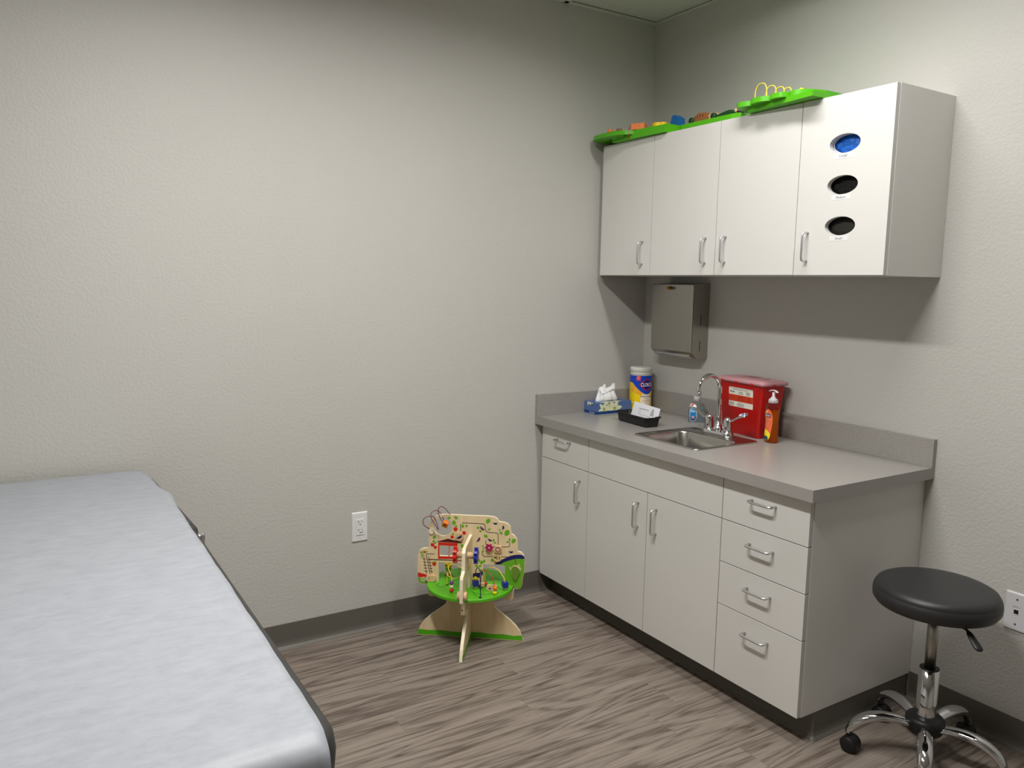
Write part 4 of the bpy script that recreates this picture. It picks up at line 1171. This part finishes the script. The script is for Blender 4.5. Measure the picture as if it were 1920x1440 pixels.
for g in ([(-42, 463), (-43, 494)], [(-38, 499), (-10, 500), (48, 500), (57, 497), (60, 490), (61, 478), (66, 468), (76, 465), (104, 464), (112, 461), (114, 454), (115, 412)], [(63, 429), (63, 420), (66, 410), (74, 406), (101, 404), (152, 407), (160, 409), (163, 416), (163, 430)],
          [(48, 382), (49, 370), (55, 363), (64, 361), (90, 362), (170, 364), (182, 361), (187, 352), (188, 327)], [(-153, 360), (-185, 359)], [(-188, 358), (-170, 268)]):
    lines(g, .0026, 7, 5)
deco([spline2(mm([(102, 331), (129, 349), (162, 367), (190, 375), (216, 375), (225, 360), (190, 358), (146, 343), (124, 331)]), 3)], 4, .0005)
deco([mm([(112, 329), (140, 328), (145, 322), (145, 242), (186, 242), (190, 229), (211, 231), (216, 246), (218, 274), (225, 301), (225, 360), (190, 360), (165, 352), (140, 340)])], 2, .0003)
deco([mm([(-223, 256), (-222, 276), (-184, 268), (-184, 256)])], 3)
deco([mm([(-223, 250), (-222, 254), (-183, 254), (-183, 230), (-206, 229), (-217, 235)])], 2)
for x, z in ((200, 327), (205, 322), (210, 316), (203, 333), (207, 308), (170, 312), (167, 318)): deco([leaf_shape(x / 1000, z / 1000, .010, 1.1)], 8, .0007)
for k in range(5): deco([leaf_shape(-.200 + .008 * math.cos(k * 1.26), .247 + .008 * math.sin(k * 1.26), .011, k * 1.26)], 8, .0007)
deco([mm([(11, 285), (42, 290), (53, 298), (53, 280), (42, 278), (38, 268), (11, 266)])], 4)
tp = obj('tree_panel', b, ['birch', 'birchedge', 'leaf', 'toyred', 'navyprint', 'toyorange', 'maroon', 'slotgrey', 'palegreen'], toy, 'painted plywood tree panel with house and leaves')

b = B()
front_leg = mm([(5, 452), (60, 450), (150, 449), (172, 445), (184, 432), (186, 360), (200, 354), (223, 349), (228, 340), (231, 300), (231, 246), (226, 240), (196, 240), (186, 241)])
inner = mm([(150, 241), (150, 330), (140, 343), (70, 343), (57, 325), (57, 241), (5, 241)])
b.prism([front_leg + inner], P2, -TH, TH, 0, side_mi=1)
back = [(-a, c) for a, c in front_leg]; backi = [(-a, c) for a, c in inner]
b.prism([back + backi], P2, -TH, TH, 0, side_mi=1)
obj('cross_panel', b, ['birch', 'birchedge'], toy)
b = B()
b.lathe([(.001, -.0065), (.1795, -.0065), (.1810, -.005), (.1810, .005), (.1795, .0065), (.001, .0065)], (0, 0, DZ - .0065), 72, smooth=False)
for pts in ([(-.125, -.025), (-.135, -.045), (-.118, -.065), (-.095, -.055)], [(-.06, -.08), (-.035, -.10), (-.045, -.125)], [(.03, -.105), (.08, -.115), (.13, -.085)], [(.06, .03), (.10, .055), (.14, .03)], [(.09, .0), (.12, -.025), (.13, -.05)], [(-.10, .0), (-.06, .02), (-.05, .05)], [(.02, -.09), (.045, -.13), (.07, -.15)]):
    pl_ = [(p.x, p.y, DZ + .0002) for p in spline([(x, y, 0) for x, y in pts], 6)]
    b.tube(pl_, .0012, 6, mi=1, flat=(1, .5), up=(0, 0, 1))
obj('round_top', b, ['green', 'darkgreen'], toy, 'lime green round board')
b = B()
base = mm([(-184, 227.5), (-181, 186), (-176, 178), (-160, 175), (-150, 182), (-101, 182), (-101, 158), (-104, 142), (-120, 129), (-170, 90), (-195, 66), (-211, 45), (-220, 22), (-226, 2)])
base = base + [(-a, c) for a, c in reversed(base)]
b.prism([base], P1, -TH, TH, 0, side_mi=1)
gr = mm([(-221, 28), (-181, 25), (-150, 27), (-121, 28), (-78, 25), (-30, 24), (13, 29), (45, 29), (88, 25), (141, 28), (184, 23), (221, 27), (225, 5), (-224, 5)])
b.prism([gr], P1, TH - .0002, TH + .0004, 2); b.prism([gr], P1, -TH - .0004, -TH + .0002, 2)
obj('base_panel', b, ['birch', 'birchedge', 'greenside'], toy, 'plywood foot panel with green grass print')
b = B()
for sg in (1, -1):
    hb = mm([(8, 227.5), (198, 227.5), (198, 200), (195, 184), (188, 180), (120, 180), (102, 158), (104, 142), (120, 129), (170, 90), (195, 66), (211, 45), (220, 22), (226, 2), (8, 2)])
    hb = [(sg * a, c) for a, c in hb]
    b.prism([hb], P2, -TH, TH, 0, side_mi=1)
    g2 = [(sg * max(a, .009), c) for a, c in mm([(9, 27), (45, 28), (88, 25), (141, 28), (184, 23), (221, 27), (225, 5), (9, 5)])]
    b.prism([g2], P2, TH - .0002, TH + .0004, 2); b.prism([g2], P2, -TH - .0004, -TH + .0002, 2)
b.prism([ellipse(0, .204, .0026, .0026, 12)], lambda a, c, d: (a, -.198 - d, c), -.0004, .0006, 3)
obj('base_panel', b, ['birch', 'birchedge', 'greenside', 'dark'], toy, 'crossing plywood foot panel')
# gears on an axle through the cross panel
b = B(); gy_, gz_ = -.128, .406
b.lathe([(.013, -.036), (.013, .036)], (0, gy_, gz_), 18, axis='x'); obj('axle', b, 'beech', toy, 'round wooden axle')
def gear(x, mi_name, lab_):
    b = B(); n = 8; lp = []
    for k in range(n):
        for q, r in ((-.32, .0245), (-.2, .034), (.2, .034), (.32, .0245)):
            t = 2 * PI * (k + q * .78 + .12) / n; lp.append((r * math.cos(t), r * math.sin(t)))
    b.prism([lp], lambda a, c, d: (x + d, gy_ + a, gz_ + c), -.007, .007); obj('gear', b, mi_name, toy, lab_)
gear(-.042, 'toyred', 'red wooden gear'); gear(.042, 'toyblue', 'blue wooden gear')
b = B()
for s in (-1, 1): b.lathe([(.002, s * .0068), (.0155, s * .0068), (.017, s * .0085), (.017, s * .0175), (.0155, s * .019), (.002, s * .019)], (0, -.208, .268), 22, axis='x')
obj('roller', b, 'beech', toy, 'pair of wooden rollers')
# sliding pieces on the grooves
def knob(x, z, r, face, lab_, extra=None, ry=None, th=.010, base_m='beech'):
    b = B(); f = P1
    b.prism([ellipse(x, z, r, ry or r, 28)], f, TH + .0008, TH + th, 0)
    b.prism([ellipse(x, z, r * .22, r * .22, 10)], f, TH - .0005, TH + .001, 0)
    if extra: extra(b, f, TH + th)
    obj('slider', b, [base_m] + face, toy, lab_)
def bird_on(b, f, d): b.prism([spline2([(-.047 - .011, .436), (-.050, .443), (-.042, .447), (-.036, .452), (-.036, .444), (-.042, .436), (-.050, .434)], 3)], f, d - .0002, d + .0006, 1)
knob(-.047, .442, .0165, ['navyprint'], 'round slider with blue bird', bird_on)
def flower(b, f, d):
    lp = []
    for k in range(48):
        t = 2 * PI * k / 48; r = .0155 + .0022 * math.cos(6 * t); lp.append((.079 + r * math.cos(t), .403 + r * math.sin(t)))
    b.prism([lp], f, d - .0002, d + .003, 1); b.prism([ellipse(.079, .403, .003, .003, 10)], f, d + .003, d + .004, 2)
knob(.079, .403, .008, ['toypink', 'white'], 'magenta flower slider', flower)
def nest(b, f, d):
    b.prism([ellipse(.116, .397, .0112, .0112, 24), ellipse(.116, .397, .0085, .0085, 24)], f, d - .0002, d + .0005, 1)
    b.prism([ellipse(.116, .396, .006, .005, 16)], f, d - .0002, d + .0005, 2)
knob(.116, .397, .0155, ['maroon', 'skin'], 'round slider with brown ring', nest, th=.013)
def bee(b, f, d):
    for k in range(3): b.prism([[(.110 + .005 * k, .354), (.113 + .005 * k, .354), (.113 + .005 * k, .368), (.110 + .005 * k, .368)]], f, d - .0002, d + .0005, 1 + k % 2)
    b.prism([ellipse(.104, .362, .004, .004, 10)], f, d - .0002, d + .0005, 1)
knob(.113, .360, .0185, ['ink', 'toyyellow'], 'oval slider with bee', bee, ry=.0165, th=.009)
def leafp(b, f, d): b.prism([spline2([(.1728, .317), (.188, .3285), (.2052, .317), (.2052, .300), (.1935, .2745), (.188, .2695), (.177, .288)], 4)], f, d - .0002, d + .0008, 1)
b = B(); b.prism([spline2([(.172, .318), (.188, .331), (.206, .318), (.206, .300), (.194, .274), (.188, .268), (.176, .288)], 4)], P1, TH + .0008, TH + .009, 0)
leafp(b, P1, TH + .009); obj('slider', b, ['beech', 'leafolive'], toy, 'leaf-shaped slider')
b = B(); b.prism([rrect(-.187, -.144, .2425, .2700, .0125, 6)], P1, TH + .0008, TH + .012, 0)
b.text('v', P1, -.172, .256, .007, 1, TH + .0125); obj('slider', b, ['beech', 'ink'], toy, 'rounded wooden slider near the ladder')
b = B(); b.prism([ellipse(-.165, .459, .011, .013, 18)], P1, TH - .001, TH + .006, 0); b.prism([ellipse(.0 - .175, .470, .0022, .0022, 8)], P1, TH + .005, TH + .007, 1)
obj('wire_mount', b, ['birchedge', 'dark'], toy)
# curly wire through the round hole
w = [(-.087, .002, .531), (-.100, .022, .556), (-.108, .036, .570), (-.118, .046, .577), (-.127, .050, .568), (-.128, .048, .548), (-.121, .038, .522), (-.108, .026, .500), (-.101, .012, .487), (-.112, -.004, .495), (-.128, -.006, .530), (-.140, .018, .550), (-.153, .044, .553), (-.159, .052, .540),
     (-.154, .052, .520), (-.142, .046, .500), (-.131, .034, .474), (-.136, .018, .480), (-.150, .012, .515), (-.163, .028, .528), (-.178, .044, .530), (-.191, .050, .518), (-.192, .044, .500), (-.184, .030, .482), (-.174, .008, .470)]
b = B(); b.tube([(p.x, -p.y, p.z) for p in spline(w, 6)], .0018, 8); obj('bead_wire', b, 'toymauve', toy, 'mauve looping wire')
b = B(); b.box(-.012, .012, -.010, .010, -.012, .012, 0, .001, 1)
b.bm.transform(Matrix.Translation((-.104, -.022, .496)) @ Matrix.Rotation(.35, 4, 'Y') @ Matrix.Rotation(.4, 4, 'X')); b.lathe([(.0035, 0), (.0035, .0012)], (-.104, -.0345, .496), 10, mi=1, axis='y')
obj('bead', b, ['toyorange', 'dark'], toy, 'orange cube bead')
# wires and beads on the round top
def wire(pts, m, lab_): 
    b = B(); b.tube([(p.x, -p.y, p.z) for p in spline([(x, y, DZ + z) for x, y, z in pts], 6)], .0019, 8)
    b.lathe([(.006, 0), (.005, .002)], (pts[0][0], -pts[0][1], DZ), 12, mi=1)
    obj('bead_wire', b, [m, 'dark'], toy, lab_)
wire([(-.092, .039, 0), (-.092, .040, .040), (-.090, .042, .052), (-.084, .055, .046), (-.060, .065, .040), (-.030, .050, .050), (-.030, .020, .060), (-.055, .000, .072), (-.085, .010, .078), (-.088, .035, .070), (-.074, .070, .068), (-.062, .105, .060), (-.059, .115, .045), (-.059, .115, 0)], 'yellowwire', 'yellow looping wire')
wire([(.064, .151, 0), (.064, .151, .045), (.062, .146, .080), (.058, .125, .100), (.046, .100, .104), (.036, .080, .090), (.031, .066, .060), (.031, .065, 0)], 'navywire', 'dark blue arched wire')
wire([(.050, .041, 0), (.050, .043, .05), (.054, .052, .075), (.068, .070, .084), (.090, .090, .082), (.108, .105, .060), (.117, .111, .030), (.117, .111, 0)], 'redwire', 'red arched wire')
wire([(.058, -.012, 0), (.060, -.010, .045), (.070, .000, .066), (.092, .015, .078), (.118, .032, .076), (.140, .048, .058), (.151, .058, .036), (.152, .059, 0)], 'yellowwire', 'yellow arched wire')
def bead(x, y, z, r, m, lab_, cube=False):
    b = B()
    if cube: b.box(-r, r, -r, r, -r, r, 0, .0015, 2); b.bm.transform(Matrix.Translation((x, -y, DZ + z)) @ Matrix.Rotation(.5, 4, 'Z'))
    else: b.ball((x, -y, DZ + z), r, 0, 18)
    obj('bead', b, m, toy, lab_)
bead(-.059, .115, .0095, .0085, 'toyred', 'red ball bead'); bead(-.059, .115, .0255, .0078, 'birchedge', 'natural ball bead'); bead(-.059, .115, .0410, .0085, 'toypurple', 'purple ball bead')
bead(.031, .065, .007, .0075, 'palegreen', 'cream ball bead under a blue cube'); bead(.031, .065, .026, .0115, 'toyblue', 'blue cube bead under a yellow ball', True); bead(.031, .066, .046, .0085, 'toyyellow', 'yellow ball bead over a blue cube')
bead(.117, .111, .0085, .0085, 'toyyellow', 'yellow ball bead under an orange bead'); bead(.117, .111, .027, .0095, 'toyorange', 'orange round bead')
bead(.152, .059, .007, .0075, 'palegreen', 'cream ball bead'); bead(.152, .059, .0245, .0112, 'toyblue', 'blue cube bead near the rim', True)
bead(.065, .030, .012, .010, 'toyred', 'red ball bead at the back'); bead(.046, .045, .006, .0065, 'toypink', 'dark pink bead')
b = B(); b.prism([rrect(.078, .122, DZ + .001, DZ + .025, .010, 5)], lambda a, c, d: (a, -.072 - d, c), -.006, .006, 0); b.prism([ellipse(.092, DZ + .011, .005, .0045, 14)], lambda a, c, d: (a, -.072 - d, c), .0058, .0066, 1)
obj('bead', b, ['beech', 'toypurple'], toy, 'wooden block bead with purple dot')
b = B(); b.box(.048, .066, -.052, -.038, DZ + .004, DZ + .022, 0, .002, 1); obj('bead', b, 'beech', toy, 'plain wooden block bead')
# painted wooden owl behind the left opening
b = B()
b.lathe([(.002, .001), (.017, .001), (.017, .016), (.012, .017), (.012, .034), (.015, .036), (.016, .052), (.012, .060), (.002, .060)], (-.108, .075, DZ), 20, mi=0)
for f_ in b.bm.faces:
    z = f_.calc_center_median().z - DZ; f_.material_index = 0 if z < .0165 else (1 if z < .035 else 2)
for s in (-1, 1): b.prism([ellipse(-.108 + s * .0065, DZ + .048, .0035, .0035, 12)], lambda a, c, d: (a, .058 - d, c), -.002, .0012, 3)
obj('figure', b, ['beech', 'greenside', 'toyyellow', 'maroon'], toy, 'little green and yellow wooden figure')

# ------------------------------------------------------------------ wall toys lying on the wall cabinets
def wavy(x0, y0, pts): return [(x, y) for x, y in pts]
Zt = U1 + .0004
# head: round-ended board on a rectangular frame, held by a rubber band
hd = thing('wall_toy', 'round-ended green wooden wall toy over the corner cabinet door', 'wall toy', (0, 0, Zt), 0, 'green wall toys on the cabinets')
flat = lambda x, y, d: (x, y, d)
b = B()
b.prism([[(-.358, -.135), (-.130, -.135), (-.130, -.470), (-.346, -.470)]], flat, 0, .018, 0)
obj('frame', b, 'green', hd)
b = B()
board = spline2([(-.365, -.012), (-.395, -.045), (-.408, -.110), (-.404, -.190), (-.382, -.245), (-.352, -.275)], 5, False) + [(-.347, -.300), (-.330, -.470), (-.140, -.470), (-.140, -.100)] + spline2([(-.170, -.040), (-.230, -.014), (-.300, -.008), (-.365, -.012)], 4, False)[:-1]
b.prism([board], flat, .0182, .036, 0)
b.prism([ellipse(-.352, -.150, .020, .011, 18, 1.57)], flat, .0176, .0181, 1); b.prism([ellipse(-.352, -.195, .012, .009, 16, 1.57)], flat, .0176, .0181, 1)
b.prism([ellipse(-.345, -.225, .010, .018, 16, 1.57)], flat, .0174, .0180, 2)
obj('board', b, ['green', 'petal', 'dark'], hd)
def peg(x, y, r, h, m, lab_, parent):
    b = B(); b.lathe([(.001, .036), (r, .036), (r, .036 + h - .0015), (r - .0015, .036 + h), (.001, .036 + h)], (x, y, 0), 22); obj('peg', b, m, parent, lab_)
peg(-.384, -.150, .0125, .017, 'blockorange', 'orange round peg', hd); peg(-.372, -.200, .0125, .014, 'brownwood', 'brown round peg', hd)
b = B(); b.prism([[(-.362, -.270), (-.318, -.248), (-.290, -.296), (-.334, -.326)]], flat, .0362, .062, 0); obj('block', b, 'blockorange', hd, 'orange wooden block')
b = B(); b.prism([spline2([(-.300, -.338), (-.280, -.325), (-.258, -.345), (-.262, -.372), (-.258, -.392), (-.284, -.398), (-.296, -.380), (-.306, -.362)], 4)], flat, .0362, .060, 0); obj('block', b, 'blockyellow', hd, 'yellow wavy wooden block')
b = B(); b.prism([[(-.236, -.385), (-.236, -.440), (-.188, -.440), (-.188, -.385)]], flat, .0362, .040, 0); obj('block', b, 'birch', hd, 'natural wooden plate under the blue block')
b = B()
blk = [(-.420, .0402), (-.362, .0402), (-.372, .072), (-.385, .092), (-.400, .092)]
b.prism([[(-.432, .0402), (-.376, .0402), (-.392, .090), (-.404, .094), (-.432, .078)]], lambda y, z, d: (-.235 + d, y, z), 0, .040, 0); obj('block', b, 'blockblue', hd, 'blue peaked wooden block')
b = B()
for dy in (0, .006):
    b.tube([(x, y + dy, z) for x, y, z in [(-.3665, -.262, .0376), (-.352, -.2690, .0640), (-.330, -.276, .0640), (-.310, -.284, .0640), (-.240, -.300, .0385), (-.137, -.320, .0385), (-.1275, -.318, .020), (-.1275, -.312, .0020)]], .0014, 6)
    b.tube([(x, y + dy * .4, z) for x, y, z in [(-.3665, -.262, .0376), (-.3705, -.258, .027), (-.3665, -.262, .0178), (-.3605, -.258, .0150), (-.3590, -.250, .0015)]], .0014, 6)
o = obj('rubber_band', b, 'rubber'); o.location = (0, 0, Zt); tag(o, 'orange rubber band stretched round the round-ended green toy', 'rubber band')

# middle: a long board further back, with a truck and a dark green train on it
md = thing('wall_toy', 'long flat green wall toy with wooden truck over the middle doors', 'wall toy', (0, 0, Zt), 0, 'green wall toys on the cabinets')
b = B(); b.prism([[(-.262, -.478), (-.035, -.478), (-.035, -.800), (-.250, -.800), (-.262, -.760)]], flat, 0, .036, 0)
obj('board', b, 'green', md)
b = B()
b.prism([[(-.518, .0365), (-.520, .056), (-.548, .076), (-.592, .073), (-.604, .054), (-.600, .0365)]], lambda y, z, d: (-.235 + d, y, z), 0, .045, 0)
b.prism([[(-.588, .056), (-.620, .070), (-.638, .066), (-.638, .0365), (-.590, .0365)]], lambda y, z, d: (-.225 + d, y, z), 0, .035, 1)
for q in (-.530, -.545, -.560, -.575): b.prism([[(q, .057), (q - .003, .057), (q - .007, .067), (q - .004, .067)]], lambda y, z, d: (-.2352 - d, y, z), 0, .0006, 2)
tk = obj('truck', b, ['brownwood', 'beech', 'maroon'], md, 'brown and tan wooden truck')
for q in (-.515, -.640):
    b = B(); b.lathe([(.001, -.002), (.013, -.002), (.0135, .0), (.0135, .010), (.013, .012), (.001, .012)], (-.240, q, .0498), 18, axis='x')
    obj('wheel', b, 'darkgreen', tk, 'dark green wheel')
b = B(); b.tube([(p.x, p.y, p.z) for p in spline([(-.232, -.652, .040), (-.232, -.690, .046), (-.232, -.725, .050), (-.232, -.757, .046)], 5)], [.004, .008, .010, .011, .011, .011, .011, .011, .011, .011, .011, .010, .009, .008, .006, .004], 12)
obj('hill', b, 'darkgreen', md, 'dark green curved piece')
b = B(); b.ball((-.240, -.768, .050), .0095, 0, 14).ball((-.240, -.795, .046), .0085, 0, 12)
b.tube([(-.240, -.775, .046), (-.240, -.800, .042)], .007, 10, mi=1)
dl = obj('figure', b, ['skin', 'plum'], md, 'small wooden doll lying down')
# the doll's black and white end hangs past the board
b = B(); b.tube([(-.245, -.798, .044), (-.250, -.830, .036), (-.252, -.855, .026)], [.007, .008, .003], 10, mi=0); b.ball((-.249, -.824, .042), .007, 1, 12); obj('hat', b, ['dark', 'white'], dl, 'black and white end')

# tail: scalloped board with four yellow wire arches on a plank
tl = thing('wall_toy', 'scalloped green wall toy with yellow wire arches, overhanging the cabinet front', 'wall toy', (0, 0, Zt), 0, 'green wall toys on the cabinets')
b = B()
b.prism([[(-.3435, -.920), (-.352, -.926), (-.3875, -1.236), (-.382, -1.2385), (-.120, -1.2385), (-.110, -.926)]], flat, 0, .018, 0)
obj('plank', b, 'green', tl)
b = B()
sc = spline2([(-.300, -.868), (-.345, -.874), (-.375, -.892), (-.384, -.918), (-.376, -.945), (-.366, -.957)], 5, False)[:-1] + spline2([(-.366, -.957), (-.385, -.968), (-.394, -.990), (-.394, -1.020), (-.380, -1.045), (-.370, -1.052)], 5, False)[:-1] + \
    spline2([(-.370, -1.052), (-.388, -1.060), (-.394, -1.084), (-.388, -1.110), (-.366, -1.124), (-.356, -1.127)], 5, False)[:-1] + spline2([(-.356, -1.127), (-.374, -1.134), (-.376, -1.156), (-.362, -1.180), (-.330, -1.200), (-.280, -1.214)], 5, False)[:-1]
sc += [(-.280, -1.214), (-.150, -1.214), (-.150, -.880)]
b.prism([sc], flat, .0182, .036, 0)
obj('board', b, 'green', tl)
b = B()
xw = -.350
path3 = []
for (ya, yb), hgt in zip(((-.955, -1.010), (-1.006, -1.052), (-1.048, -1.088), (-1.086, -1.118)), (.058, .041, .029, .020)):
    cy, r_ = (ya + yb) / 2, abs(ya - yb) / 2
    for k in range(0, 11):
        t = PI * k / 10
        path3.append((xw, cy + r_ * math.copysign(abs(math.cos(t)) ** .8, math.cos(t)), .0365 + hgt * math.sin(t) ** .62))
b.tube([(p.x, p.y, p.z) for p in spline(path3, 3)], .0021, 8); obj('wire', b, 'yellowwire', tl, 'yellow wire bent in four arches')
b = B(); b.ball((-.335, -1.150, .0395), .0095, 0, 14); obj('peg', b, 'yellow', tl, 'small yellow peg')
